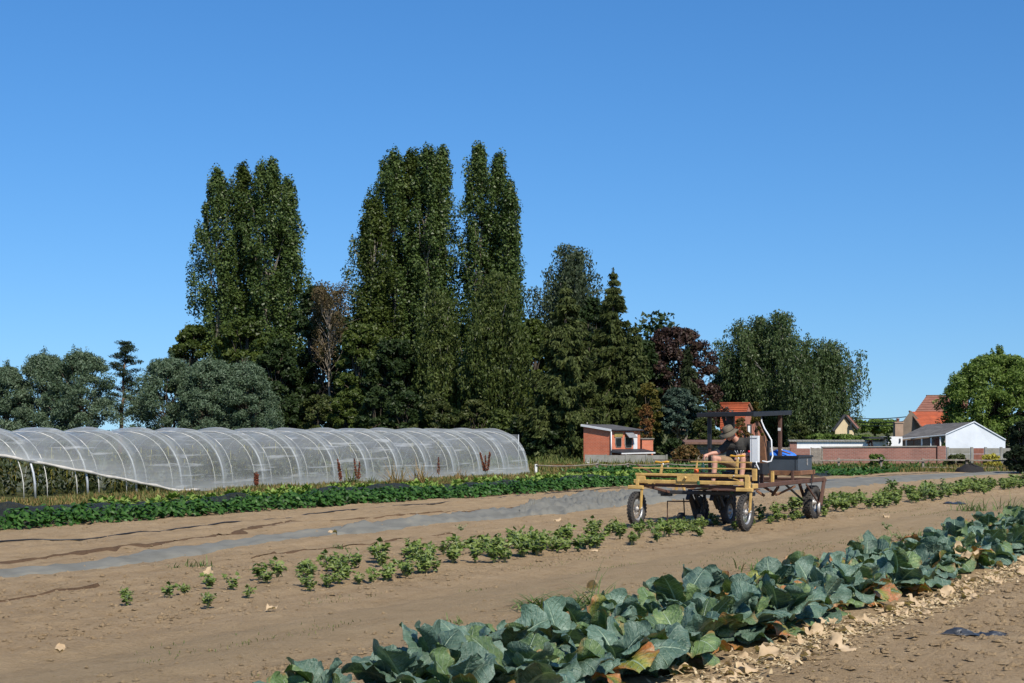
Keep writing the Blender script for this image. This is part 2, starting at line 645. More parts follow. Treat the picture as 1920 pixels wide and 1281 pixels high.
def ground_sheet(tops, bots, label, seed, crumple, nw=10, step=.16):
    """tops, bots: photographed edges of the sheet; built lying on the soil with folds"""
    r = rng(seed)
    xs_ = sorted({p[0] for p in tops} | {p[0] for p in bots})
    T = [atg(x, np.interp(x, [p[0] for p in tops], [p[1] for p in tops])) for x in xs_]
    B = [atg(x, np.interp(x, [p[0] for p in bots], [p[1] for p in bots])) for x in xs_]
    rows = []
    for i in range(len(xs_) - 1):
        k = max(2, int((T[i + 1] - T[i]).length / step))
        for j in range(k + (i == len(xs_) - 2)):
            rows.append((T[i].lerp(T[i + 1], j / k), B[i].lerp(B[i + 1], j / k)))
    A = np.array([[list(a.lerp(b, k / nw)) for k in range(nw + 1)] for a, b in rows])
    x, y = A[..., 0], A[..., 1]
    u, c = x * SR + y * CR, x * CR - y * SR
    cr = crumple(x, y)
    fold = np.abs(vnoise(u * 1.3 + c * 1.1, c * 2.6, seed)) * .16 + np.abs(vnoise(u * 3.1, c * 4.2 + u, seed + 1)) * .10 + .06 * vnoise(u * 7, c * 7, seed + 2)
    z = hgt(x, y) + .012 + np.maximum(cr * fold * 1.25, 0) + .012 * (1 + vnoise(u * .9, c * 3.0, seed + 3)) * (1 - cr)
    n, k = z.shape
    z[:, 0] = hgt(x[:, 0], y[:, 0]) - .01
    z[:, -1] = hgt(x[:, -1], y[:, -1]) - .01
    idx = np.arange(n * k).reshape(n, k)
    Q = np.stack([idx[:-1, :-1], idx[:-1, 1:], idx[1:, 1:], idx[1:, :-1]], -1).reshape(-1, 4)
    o = link('ground_sheet', np_mesh('ground_sheet', np.stack([x, y, z], -1).reshape(-1, 3), Q, M_SHEET, True))
    tag(o, label, 'ground sheet')
    return o


ground_sheet([(-60, 1080), (0, 1071), (182, 1051), (365, 1021), (500, 1004), (583, 994), (640, 988)],
             [(-60, 1096), (0, 1085), (182, 1067), (365, 1036), (500, 1018), (583, 1008), (640, 1001)],
             'flat grey ground sheet with taut edges at the left', 11, lambda x, y: 0.0 * x)
ground_sheet([(632, 991), (720, 981), (806, 971), (900, 960), (980, 953)],
             [(632, 1003), (720, 996), (806, 987), (900, 977), (980, 969)],
             'grey ground sheet with twisted pleats next to the pale dry leaf', 12, lambda x, y: 0.32 + 0 * x, 10, .13)
ground_sheet([(975, 953), (1005, 943), (1060, 935), (1115, 929), (1177, 923), (1260, 918)],
             [(975, 969), (1005, 967), (1060, 962), (1115, 956), (1177, 948), (1260, 940)],
             'heavily crumpled grey ground sheet bunched up behind the front wheel', 13, lambda x, y: 0.55 + 0 * x, 18, .10)
ground_sheet([(1250, 922), (1400, 903), (1533, 897), (1598, 896), (1697, 891), (1784, 887), (1850, 885), (1990, 880)],
             [(1250, 938), (1400, 929), (1533, 919), (1598, 913), (1697, 902), (1784, 896), (1850, 891), (1990, 884)],
             'smooth pale grey ground sheet leading away behind the machine', 14, lambda x, y: 0.06 + 0 * x, 8, .3)


# ---------------------------------------------------------------- leaf shapes
def leaf_grid(L, W, a0, a1, pet, ruffle, cup, seed, ns=24, nw=12, tip=.75, twist=0.0):
    """a large leaf: stalk then oval blade on an arc that starts at elevation a0 and ends at a1 (degrees)"""
    r = rng(seed)
    V, UV = [], []
    x = z = 0.0
    p1, p2 = r.uniform(0, 6.28, 2)
    for i in range(ns + 1):
        s = i / ns
        e = R(a0 + (a1 - a0) * s ** 1.35)
        if i:
            x += math.cos(e) * L / ns
            z += math.sin(e) * L / ns
        if s < pet:
            wd = .028 * L * (1.3 - .5 * s / pet)
        else:
            q_ = (s - pet) / (1 - pet)
            wd = W * .5 * max(.02, (1 - abs(2 * q_ ** 1.12 - 1) ** (2.4 if q_ < .54 else 3.2))) ** .58 if q_ < 1 else W * .16
            wd = max(wd, .02 * L)
        wd *= 1 + (.05 * math.sin(23 * s + p1) + .035 * math.sin(41 * s + p2)) * (s > pet)
        nx_, nz_ = -math.sin(e), math.cos(e)
        tw = twist * s
        for j in range(nw + 1):
            t = 2 * j / nw - 1
            edge = abs(t) ** 2
            off = cup * wd * edge + ruffle * W * edge * (math.sin(9 * s + 2.2 * t + p1) + .6 * math.sin(17 * s - 3 * t + p2)) * (1 if s > pet else 0)
            if s > pet:
                fr_ = ((s - .22 * abs(t) * wd / (W * .5)) * 8.5) % 1.0
                off += .040 * W * math.sin(math.pi * fr_) * (1 - .5 * edge) * min(1, abs(t) * 5) + .018 * W * math.sin(31 * s + 13 * t + p2) * abs(t)
            yy = t * wd * (1 - .25 * abs(cup) * edge)
            V.append((x + nx_ * off - tw * 0, yy * math.cos(tw) , z + nz_ * off + yy * math.sin(tw)))
            UV.append((t * wd / (W * .5), s))
    k = nw + 1
    idx = np.arange((ns + 1) * k).reshape(ns + 1, k)
    Q = np.stack([idx[:-1, :-1], idx[:-1, 1:], idx[1:, 1:], idx[1:, :-1]], -1).reshape(-1, 4)
    return V, Q, UV


def cab_mat():
    """waxy blue-green brassica leaf: pale rib and veins; the object colour tints it, its alpha is how far the margin has yellowed"""
    m, t, out = new_mat('waxy cauliflower leaf')
    uvn = N(t, 'ShaderNodeUVMap')
    sp = N(t, 'ShaderNodeSeparateXYZ')
    t.links.new(uvn.outputs[0], sp.inputs[0])
    au = math_(t, 'ABSOLUTE', sp.outputs[0])
    g = N(t, 'ShaderNodeNewGeometry')
    g.name = 'Geo'
    oi = N(t, 'ShaderNodeObjectInfo')
    n1 = noise(t, 9, 4, .6)
    n2 = noise(t, 46, 3, .6)
    base = ramp(t, math_(t, 'ADD', math_(t, 'MULTIPLY', n1, .7), math_(t, 'MULTIPLY', n2, .3)),
                [(.33, (0.046, 0.090, 0.054)), (.52, (0.102, 0.168, 0.114)), (.7, (0.215, 0.285, 0.210))])
    base = mix(t, 1.0, base, oi.outputs['Color'], 'MULTIPLY')
    ol = N(t, 'ShaderNodeMapRange')
    t.links.new(math_(t, 'ADD', math_(t, 'ADD', au, math_(t, 'MULTIPLY', n1, .8)), oi.outputs['Alpha']), ol.inputs[0])
    ol.inputs[1].default_value, ol.inputs[2].default_value = 1.55, 2.05
    old = ramp(t, n1, [(.3, (0.30, 0.20, 0.04)), (.52, (0.36, 0.13, 0.05)), (.7, (0.46, 0.30, 0.16))])
    base = mix(t, ol.outputs[0], base, old)
    # ribs
    vv = math_(t, 'SUBTRACT', sp.outputs[1], math_(t, 'MULTIPLY', au, .22))
    saw = math_(t, 'ABSOLUTE', math_(t, 'SUBTRACT', math_(t, 'FRACT', math_(t, 'MULTIPLY', vv, 8.5)), .5))
    lat = N(t, 'ShaderNodeMapRange')
    lat.inputs[1].default_value, lat.inputs[2].default_value = .075, .02
    t.links.new(saw, lat.inputs[0])
    midw = math_(t, 'SUBTRACT', .085, math_(t, 'MULTIPLY', sp.outputs[1], .07))
    md = N(t, 'ShaderNodeMapRange')
    md.inputs[1].default_value, md.inputs[2].default_value = .02, -.015
    t.links.new(math_(t, 'SUBTRACT', au, midw), md.inputs[0])
    vein = math_(t, 'MAXIMUM', math_(t, 'MULTIPLY', lat.outputs[0], math_(t, 'MULTIPLY', .55, math_(t, 'GREATER_THAN', .93, au))), math_(t, 'MULTIPLY', md.outputs[0], .95))
    c = mix(t, vein, base, (0.30, 0.40, 0.27))
    b = N(t, 'ShaderNodeBsdfPrincipled', i_Roughness=.40)
    b.inputs['Specular IOR Level'].default_value = .42
    t.links.new(c, b.inputs['Base Color'])
    bp = N(t, 'ShaderNodeBump', i_Strength=.9, i_Distance=.02)
    t.links.new(math_(t, 'ADD', math_(t, 'MULTIPLY', n2, .7), math_(t, 'MULTIPLY', vein, -.5)), bp.inputs['Height'])
    t.links.new(bp.outputs[0], b.inputs['Normal'])
    tr = N(t, 'ShaderNodeBsdfTranslucent')
    t.links.new(mix(t, 1, c, (1.1, 1.3, .5), 'MULTIPLY'), tr.inputs[0])
    mx = N(t, 'ShaderNodeMixShader')
    mx.inputs[0].default_value = .14
    t.links.new(b.outputs[0], mx.inputs[1])
    t.links.new(tr.outputs[0], mx.inputs[2])
    t.links.new(mx.outputs[0], out.inputs[0])
    return m


M_CAB = cab_mat()
M_DRY = foliage('dry papery leaf', [(0.36, 0.23, 0.12), (0.52, 0.38, 0.23), (0.66, 0.52, 0.35)], .75, .2, .2, 7)
M_STALK = solid('pale green stalk', (0.24, 0.30, 0.15), .6, .3, 9)

INNER = [np_mesh('leaf', *lg[:2], M_CAB, True, None, lg[2]) for lg in
         [leaf_grid(.34, .26, 80 - 4 * k, 52 - 22 * (k % 3), .17, .085, .40 if k % 2 else -.22, 300 + k, twist=.25 * (k % 3 - 1)) for k in range(6)]]
OUTER = [np_mesh('leaf', *lg[:2], M_CAB, True, None, lg[2]) for lg in
         [leaf_grid(.40, .33, 60 - 6 * (k % 3), 0 - 22 * (k % 4), .17, .085, (.22, -.18, .1)[k % 3], 330 + k, twist=.22 * (k % 3 - 1)) for k in range(8)]]
LOWER = [np_mesh('leaf', *lg[:2], M_CAB, True, None, lg[2]) for lg in
         [leaf_grid(.37, .30, 36 - 4 * (k % 3), -40 - 12 * (k % 3), .17, .08, (-.15, .12)[k % 2], 350 + k) for k in range(5)]]
m_ = MB().tube([(0, 0, -.03), (.01, 0, .06), (0, .01, .13)], [.026, .024, .02], 7)
STEM_ME = m_.mesh('stem', M_STALK)


def cauliflower(x, y, sc, seed, label, group):
    r = random.Random(seed)
    o = thing('cauliflower_plant', label, 'cauliflower', (x, y, gz(x, y) - .01), r.uniform(0, 6.28), group)
    o.scale = (sc,) * 3
    link('stem', STEM_ME, o)
    n = r.randint(14, 18)
    for i in range(n):
        k = i / n
        a = i * 2.399 + r.uniform(-.3, .3)
        me = r.choice(INNER if k < .36 else OUTER if k < .76 else LOWER)
        l = link('leaf', me, o, (math.cos(a) * .025, math.sin(a) * .025, .12 - .10 * k), (r.uniform(-.38, .38), r.uniform(-.28, .32), a), r.uniform(.62, 1.18))
        br = r.uniform(.78, 1.2)
        h_ = r.random()
        if h_ < .04 + .34 * max(0, k - .5):
            l.color = (2.0 * br, 1.35 * br, .42 * br, .55 + .7 * k)      # yellowing
        elif h_ < .30 + .2 * k:
            l.color = (1.15 * br, 1.08 * br, .60 * br, .25 + .3 * k)     # plain green
        else:
            l.color = (br, br, 1.06 * br, .1)                            # bluish bloom
    return o


r0 = random.Random(4)
NC = [0, 0]
SPOTS = []
for row, c0 in enumerate((-5.72, -4.95)):
    u = 5.5 + .27 * row
    while u < 26.5:
        SPOTS.append((u + r0.uniform(-.09, .09), c0 + r0.uniform(-.13, .13), r0.uniform(.90, 1.20), row))
        u += .5 + r0.uniform(-.04, .05)
for i, (u, c, sc, row) in enumerate(SPOTS):
    x, y = xy(u, c)
    px = 960 + x / y * F
    if y < (8.35 if row == 0 else 8.6) or (row == 0 and 655 < px < 735):
        continue
    NC[row] += 1
    side_ = ('row beside the bare track', 'row beside the straw litter')[row]
    if NC[row] <= 18:
        lb = ORD[NC[row] - 1] + ' cauliflower plant from the lower left end of the ' + side_
    else:
        lb = 'blue-green cauliflower plant in the distant right part of the ' + side_
    cauliflower(x, y, sc, 900 + i, lb, ('cauliflowers in the row beside the bare track', 'cauliflowers in the row beside the straw litter')[row])


# dry fallen leaves and straw along the edge of the bed
def dry_leaf_mesh(k):
    V, Q, UV = leaf_grid(.24, .15, 12 + 6 * (k % 3), -25 + 18 * (k % 4), .15, .16, .35 * ((k % 3) - 1), 500 + k, 9, 6)
    return np_mesh('dry_leaf', V, Q, M_DRY, True)


DRYL = [dry_leaf_mesh(k) for k in range(6)]


def dry_leaf(x, y, s, label, group, seed, lift=.012, tilt=.25):
    r = random.Random(seed)
    o = link('dry_leaf', r.choice(DRYL), None, (x, y, gz(x, y) + lift), (r.uniform(-tilt, tilt), r.uniform(-tilt, tilt), r.uniform(0, 6.28)), s)
    return tag(o, label, 'dry leaf', group)


r0 = random.Random(8)
for i in range(230):
    u = 6.8 + 18 * r0.random() ** 1.15
    c = min(-4.0, max(-4.75, r0.gauss(-4.36, .14)))
    x, y = xy(u, c)
    dry_leaf(x, y, r0.uniform(.35, 1.05), 'pale papery dead leaf in the litter along the cauliflower bed', 'dead leaves littering the bed edge', i)
for i in range(26):
    u = 7.5 + 16 * r0.random()
    x, y = xy(u, r0.uniform(-5.35, -4.75))
    dry_leaf(x, y, r0.uniform(.8, 1.3), 'withered tan leaf lodged among the cauliflower plants', 'withered leaves among the cauliflowers', 400 + i, r0.uniform(.08, .22), .7)

for px, py, s, lb in ((388, 1098, .8, 'curled pale dry leaf standing on bare soil at the left end of the celery row'),
                      (615, 1004, 1.15, 'crumpled tan dry leaf against the edge of the grey sheet'),
                      (702, 991, 1.05, 'flat whitish dry leaf lying on the grey sheet'),
                      (1105, 1031, .9, 'pale dry leaf on the soil above the tall grass tuft'),
                      (1106, 1109, 1.0, 'whitish dry leaf lying behind the big grass tuft'),
                      (1036, 978, .9, 'small pale leaf scrap on bare soil left of the front wheel'),
                      (497, 1149, .7, 'small upright leaf scrap in front of the celery seedlings'),
                      (1658, 969, 1.0, 'narrow straw coloured leaf on the track right of the rear wheel'),
                      (1012, 1137, .5, 'tiny tan leaf crumb on the track'),
                      (112, 1221, .6, 'tiny leaf scrap at the lower left of the field')):
    p = atg(px, py)
    o = dry_leaf(p.x, p.y, s, lb, None, int(px), .015, .3)
    if px == 388:
        o.rotation_euler = (.2, -.95, .9)
        o.location.z += .03


def straw(name, n, pick, lmin, lmax, wd, seed, mat_, label, flat=.25):
    """short lying or leaning blades joined into one mass"""
    r = rng(seed)
    x, y = pick(r, n)
    n = len(x)
    z = hgt(x, y)
    L = r.uniform(lmin, lmax, n)
    a = r.uniform(0, 6.28, n)
    e = r.normal(0, flat, n) if flat < .6 else r.uniform(.7, 1.45, n)
    d = np.stack([np.cos(a) * np.cos(e), np.sin(a) * np.cos(e), np.abs(np.sin(e))], -1)
    s_ = np.stack([-np.sin(a), np.cos(a), np.zeros(n)], -1) * (wd * r.uniform(.5, 1.3, n))[:, None]
    b = np.stack([x, y, z + .006 + (0.03 * r.random(n) if flat < .6 else 0)], -1)
    m1 = b + d * (L * .55)[:, None]
    bend = d.copy()
    bend[:, 2] -= r.uniform(.1, .6, n)
    tp = m1 + bend * (L * .5)[:, None]
    V = np.stack([b - s_, b + s_, m1 + s_ * .8, m1 - s_ * .8, tp], 1).reshape(-1, 3)
    k = np.arange(n)[:, None] * 5
    Q = np.concatenate([k + np.array([[0, 1, 2]]), k + np.array([[0, 2, 3]]), k + np.array([[3, 2, 4]])], 0)
    o = link(name, np_mesh(name, V, Q, mat_))
    return tag(o, label, kind='stuff')


M_STRAW = foliage('straw', [(0.36, 0.25, 0.12), (0.56, 0.43, 0.25), (0.70, 0.58, 0.38)], .7, .15, .2, 3)
M_GRASS = foliage('meadow grass', [(0.050, 0.080, 0.018), (0.10, 0.13, 0.032), (0.22, 0.20, 0.07)], .55, .25, .3, .8)
M_DRYGR = foliage('dry grass', [(0.10, 0.10, 0.03), (0.24, 0.16, 0.06), (0.36, 0.24, 0.11)], .7, .2, .2, .7)


def pk_litter(r, n):
    u, c = 6.8 + 19 * r.random(n), r.normal(-4.32, .15, n)
    return u * SR + c * CR, u * CR - c * SR


def pk_track(r, n):
    u, c = 8 + 26 * r.random(n), r.choice([-9.9, -9.2, -8.6, -8.0, -7.4], n) + r.normal(0, .10, n)
    x, y = u * SR + c * CR, u * CR - c * SR
    k = vnoise(u * .8, c * 1.5, 12) > .15
    return x[k], y[k]


straw('seedlings', 5200, pk_track, .012, .045, .004, 22, M_GRASS, 'tiny green seedlings and moss on the trodden track', .9)
straw('straw_litter', 4200, pk_litter, .03, .10, .011, 21, M_STRAW, 'pale straw and leaf litter along the edge of the cauliflower bed')
# ---------------------------------------------------------------- trees
M_BARK = solid('grey brown bark', (0.10, 0.08, 0.06), .9, .5, 5, bump=.8, bscale=20)
M_PBARK = solid('pale poplar bark', (0.22, 0.20, 0.16), .9, .4, 5, bump=.5)
M_BIRCHB = solid('white birch bark', (0.46, 0.44, 0.40), .7, .2, 4, bump=.3, col2=(0.10, 0.085, 0.07))
M_PINEB = solid('reddish pine bark', (0.20, 0.125, 0.085), .9, .4, 5, bump=.8)
M_TWIG = solid('bare pale twigs', (0.24, 0.20, 0.15), .8, .3, 5)

FOL = {
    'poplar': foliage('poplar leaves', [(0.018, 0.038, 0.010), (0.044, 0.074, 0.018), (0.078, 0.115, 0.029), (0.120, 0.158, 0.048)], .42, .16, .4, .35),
    'poplar2': foliage('poplar leaves, yellower', [(0.024, 0.040, 0.008), (0.054, 0.078, 0.015), (0.098, 0.122, 0.026)], .45, .2, .35, .35),
    'willow': foliage('grey willow leaves', [(0.034, 0.060, 0.028), (0.070, 0.108, 0.058), (0.112, 0.158, 0.094), (0.165, 0.21, 0.14)], .5, .2, .35, .5),
    'birch': foliage('birch leaves', [(0.020, 0.034, 0.008), (0.045, 0.066, 0.014), (0.078, 0.104, 0.025), (0.118, 0.135, 0.042)], .5, .2, .35, .5),
    'weep': foliage('weeping birch leaves', [(0.024, 0.042, 0.014), (0.046, 0.076, 0.024), (0.080, 0.115, 0.040), (0.120, 0.145, 0.070)], .45, .18, .4, .5),
    'greybirch': foliage('grey green birch leaves', [(0.024, 0.038, 0.018), (0.048, 0.068, 0.032), (0.084, 0.108, 0.056)], .5, .18, .35, .5),
    'spruce': foliage('spruce needles', [(0.016, 0.024, 0.006), (0.038, 0.052, 0.013), (0.070, 0.088, 0.024), (0.104, 0.118, 0.038)], .6, .08, .25, .5),
    'spruce2': foliage('dark spruce needles', [(0.012, 0.020, 0.008), (0.027, 0.038, 0.013), (0.048, 0.060, 0.021)], .6, .08, .25, .5),
    'pine': foliage('pine needles', [(0.010, 0.020, 0.009), (0.020, 0.036, 0.016), (0.036, 0.056, 0.026)], .55, .06, .3, .8),
    'copper': foliage('copper beech leaves', [(0.018, 0.011, 0.010), (0.038, 0.021, 0.017), (0.064, 0.036, 0.027), (0.050, 0.048, 0.022)], .5, .14, .4, .5),
    'cedar': foliage('blue cedar needles', [(0.018, 0.032, 0.020), (0.042, 0.068, 0.046), (0.074, 0.110, 0.080)], .55, .08, .3, .5),
    'green': foliage('bright green leaves', [(0.045, 0.080, 0.014), (0.090, 0.142, 0.026), (0.140, 0.200, 0.042), (0.195, 0.250, 0.07)], .5, .24, .35, .5),
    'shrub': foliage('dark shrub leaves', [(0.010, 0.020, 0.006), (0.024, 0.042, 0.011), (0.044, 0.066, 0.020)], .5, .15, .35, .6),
    'shrub2': foliage('olive shrub leaves', [(0.022, 0.034, 0.008), (0.054, 0.070, 0.018), (0.100, 0.105, 0.035)], .5, .2, .35, .6),
    'brown': foliage('browned conifer sprays', [(0.11, 0.045, 0.018), (0.19, 0.085, 0.035), (0.10, 0.085, 0.018)], .7, .12, .2, .6),
    'cyp': foliage('yellow green cypress sprays', [(0.040, 0.042, 0.008), (0.088, 0.082, 0.014), (0.13, 0.095, 0.025)], .6, .12, .25, .6),
    'yellow': foliage('golden shrub leaves', [(0.24, 0.22, 0.03), (0.38, 0.34, 0.05), (0.50, 0.44, 0.10)], .5, .2, .35, 1.2),
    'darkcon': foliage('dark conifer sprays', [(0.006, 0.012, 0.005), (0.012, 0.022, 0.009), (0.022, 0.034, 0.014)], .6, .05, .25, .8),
    'redleaf': foliage('red green hedge leaves', [(0.045, 0.060, 0.018), (0.10, 0.075, 0.025), (0.17, 0.085, 0.03), (0.09, 0.11, 0.03)], .5, .2, .35, 1.5),
}


def unit(v):
    return v / np.maximum(np.linalg.norm(v, axis=-1, keepdims=True), 1e-9)


def leaf_cards(P, Nr, size, aspect, r, tang=None):
    """one small kite-shaped leaf, folded along its rib, at every point"""
    n = len(P)
    Nr = unit(Nr)
    t = unit(np.cross(Nr, r.normal(size=(n, 3)))) if tang is None else unit(tang - Nr * np.sum(tang * Nr, -1, keepdims=True))
    b = np.cross(Nr, t)
    s = size[:, None]
    V = np.stack([P - t * s * .5, P + b * s * aspect * .5 + Nr * s * .10, P + t * s * .5, P - b * s * aspect * .5 + Nr * s * .10], 1)
    return V.reshape(-1, 3), np.arange(4 * n).reshape(n, 4)


class Crown:
    def __init__(s, seed):
        s.r = rng(seed)
        s.P, s.N, s.S, s.A, s.T = [], [], [], [], []

    def add(s, P, Nr, S_, asp=.7, T=None):
        s.P.append(P); s.N.append(Nr); s.S.append(S_)
        s.A.append(np.full(len(P), asp))
        s.T.append(T if T is not None else np.cross(Nr, s.r.normal(size=P.shape)))

    def clump(s, c, rad, n, size, asp=.7, up=.25, rnd=.85):
        r = s.r
        n = max(4, int(n * 1.4))
        d = unit(r.normal(size=(n, 3)))
        q = r.random(n)[:, None] ** .45
        P = np.asarray(c) + d * q * np.asarray(rad)
        Nr = d * .8 + r.normal(size=(n, 3)) * rnd + np.array([0, 0, up])
        s.add(P, Nr, size * r.uniform(.65, 1.3, n), asp)

    def strand(s, top, length, n, size, asp=.42, sway=.25, width=.16):
        """hanging shoot with leaves"""
        r = s.r
        n = max(4, int(n * 1.4))
        q = r.random(n)
        a = r.uniform(0, 6.28)
        P = np.asarray(top) + np.stack([np.cos(a) * sway * q ** .5 + r.normal(0, width, n), np.sin(a) * sway * q ** .5 + r.normal(0, width, n), -length * q], -1)
        Nr = r.normal(size=(n, 3)) * np.array([1, 1, .45])
        T = np.tile(np.array([0, 0, -1.]), (n, 1)) + r.normal(0, .35, (n, 3))
        s.add(P, Nr, size * r.uniform(.7, 1.3, n), asp, T)

    def mesh(s, name, m):
        P, Nr, S_, A, T = (np.concatenate(q) for q in (s.P, s.N, s.S, s.A, s.T))
        Nr = unit(Nr)
        t = unit(T - Nr * np.sum(T * Nr, -1, keepdims=True))
        b = np.cross(Nr, t)
        k = S_[:, None] * .86
        w_ = b * k * A[:, None] * .52
        V = np.stack([P - t * k * .4 + w_, P - t * k * .4 - w_, P + t * k * .6], 1)
        n = len(P)
        return np_mesh(name, V.reshape(-1, 3), np.arange(3 * n).reshape(n, 3), m)


def limb(mb, a, b, r1, r2, seed, k=6, wob=.12, m=0, n=7):
    r = random.Random(seed)
    a, b = Vector(a), Vector(b)
    L = (b - a).length
    pts, rs = [], []
    for i in range(k + 1):
        t = i / k
        o = Vector((r.uniform(-1, 1), r.uniform(-1, 1), r.uniform(-.4, .4))) * wob * L * .25 * math.sin(math.pi * t)
        pts.append(a.lerp(b, t) + o)
        rs.append(r1 + (r2 - r1) * t)
    mb.tube(pts, rs, n, m)
    return pts


def tree_root(name, label, cat, base, group=None):
    return thing(name, label, cat, base, 0, group)


def poplar(px, D, top, half, label, seed, lean=0.0, low=.05, n=25000, mat_='poplar', wide=.38, leaf=.215):
    """column poplar: px and top in photograph pixels, half = greatest half width in pixels"""
    r = rng(seed)
    X = (px - 960) / F * D
    H = EYE + (808 - top) / F * D
    Rm = half / F * D
    o = tree_root('poplar_tree', label, 'poplar', (X, D, 0), 'tall column poplars in the background')
    c = Crown(seed)
    tr = MB()
    pts = limb(tr, (0, 0, -.2), (lean * .9, 0, H * .93), .34, .03, seed, 10, .10, 0, 8)

    def prof(h):
        q = (h - low) / (1 - low)
        q = np.clip(q, 0, 1)
        return Rm * np.where(q < wide, .70 + .30 * np.sin(q / wide * math.pi / 2), np.clip(1 - ((q - wide) / (1 - wide)) ** 4.2, 0.0, 1) * .84 + .16)
    half_gain = 1.0
    nc = 260
    n = int(n * 1.8)
    Rm *= 1.26
    hs = low + (1 - low) * (np.arange(nc) + r.random(nc)) / nc
    for i, h in enumerate(hs):
        a = r.uniform(0, 6.28)
        rr = prof(h) * r.uniform(.12, .95) ** .6
        lob = 1 + .22 * math.sin(3 * a + 7 * h + seed) + r.normal(0, .05)
        rr *= lob
        z = h * H
        x0 = lean * h
        cx, cy = x0 + math.cos(a) * rr, math.sin(a) * rr
        ln = r.uniform(1.0, 2.5) * (1 - .45 * h)
        wd = r.uniform(.38, .78) * (1 - .30 * h)
        c.clump((cx, cy, z - ln * .3), (wd, wd, ln), n / nc * (wd / .58) ** 1.2, leaf, .8, .35, .48)
        if i % 3 == 0 and h > .2:
            zz = max(1.5, z - rr * 2.2 - 1.0)
            limb(tr, (x0 * zz / max(z, .1), 0, zz), (cx, cy, z + ln * .2), .07 * (1 - .6 * h), .012, seed * 7 + i, 4, .15, 0, 5)
    # feathered leader
    for k in range(7):
        c.clump((lean + r.normal(0, .22), r.normal(0, .22), H - .25 - k * .42), (.22 + .05 * k, .22 + .05 * k, .55), n / 300, leaf * .85, .8, .4)
    tr.build('trunk', M_PBARK, o)
    link('crown', c.mesh('crown', FOL[mat_]), o)
    return o


def broad(name, label, cat, px, D, top, base_py, half, seed, mat_, n, leaf, clumps=90, trunk=.22, flat=1.0, group=None, asp=.7, csize=1.0, low=.12, barkm=None, shape='dome', asym=0.0, spikes=0, trunks=1):
    """round-headed tree or shrub whose crown fills the photographed outline"""
    r = rng(seed)
    X = (px - 960) / F * D
    H = EYE + (808 - top) / F * D
    zb = 0.0 if base_py is None else max(0.0, EYE + (808 - base_py) / F * D)
    Rm = half / F * D
    o = tree_root(name, label, cat, (X, D, 0), group)
    c = Crown(seed)
    tr = MB()
    hub = Vector((0, 0, zb + (H - zb) * .3))
    for k in range(trunks):
        a = r.uniform(0, 6.28)
        st = Vector((math.cos(a), math.sin(a), 0)) * (.3 * (trunks > 1))
        limb(tr, (st.x, st.y, -.2), tuple(hub + st * 1.6), trunk, trunk * .6, seed + k, 5, .12)
    clumps, csize = int(clumps * 1.5), csize * .92
    for i in range(clumps):
        d = unit(r.normal(size=(1, 3)))[0]
        q = r.uniform(.35, 1) ** .55
        if shape == 'dome':
            z = zb + (H - zb) * (low + (1 - low) * r.random() ** .85)
            f_ = (z - zb) / (H - zb)
            rad = Rm * math.sqrt(max(0.02, 1 - max(0, (f_ - .38) / .62) ** 2)) * (1 - .15 * max(0, .2 - f_) / .2)
        elif shape == 'cone':
            z = zb + (H - zb) * (low + (1 - low) * r.random())
            f_ = (z - zb) / (H - zb)
            rad = Rm * (1 - f_) ** .8
        a = math.atan2(d[1], d[0])
        rr = rad * q * (1 + .16 * math.sin(4 * a + seed + 3 * f_) + r.normal(0, .07))
        cs = csize * Rm * r.uniform(.16, .30)
        x_, y_ = math.cos(a) * rr + asym * Rm * f_, math.sin(a) * rr * .85
        z = min(z, H - cs * .5)
        c.clump((x_, y_, z), (cs, cs, cs * .72 * flat), n / clumps, leaf, asp, .35)
        if i % 3 == 0:
            limb(tr, tuple(hub + Vector((0, 0, r.uniform(-.2, .2) * (H - zb)))), (x_, y_, z), trunk * .35, .012, seed * 5 + i, 4, .2, 0, 5)
    for k in range(spikes):
        a, q = r.uniform(0, 6.28), r.uniform(0, .85)
        x_ = math.cos(a) * q * Rm
        zt = zb + (H - zb) * (math.sqrt(max(.05, 1 - q * q)) * r.uniform(.88, 1.08))
        c.clump((x_, math.sin(a) * q * Rm * .5, zt - .25), (.16, .16, .55), n / 420, leaf * .9, asp, .5)
    tr.build('trunk', barkm or M_BARK, o)
    link('crown', c.mesh('crown', FOL[mat_]), o)
    return o


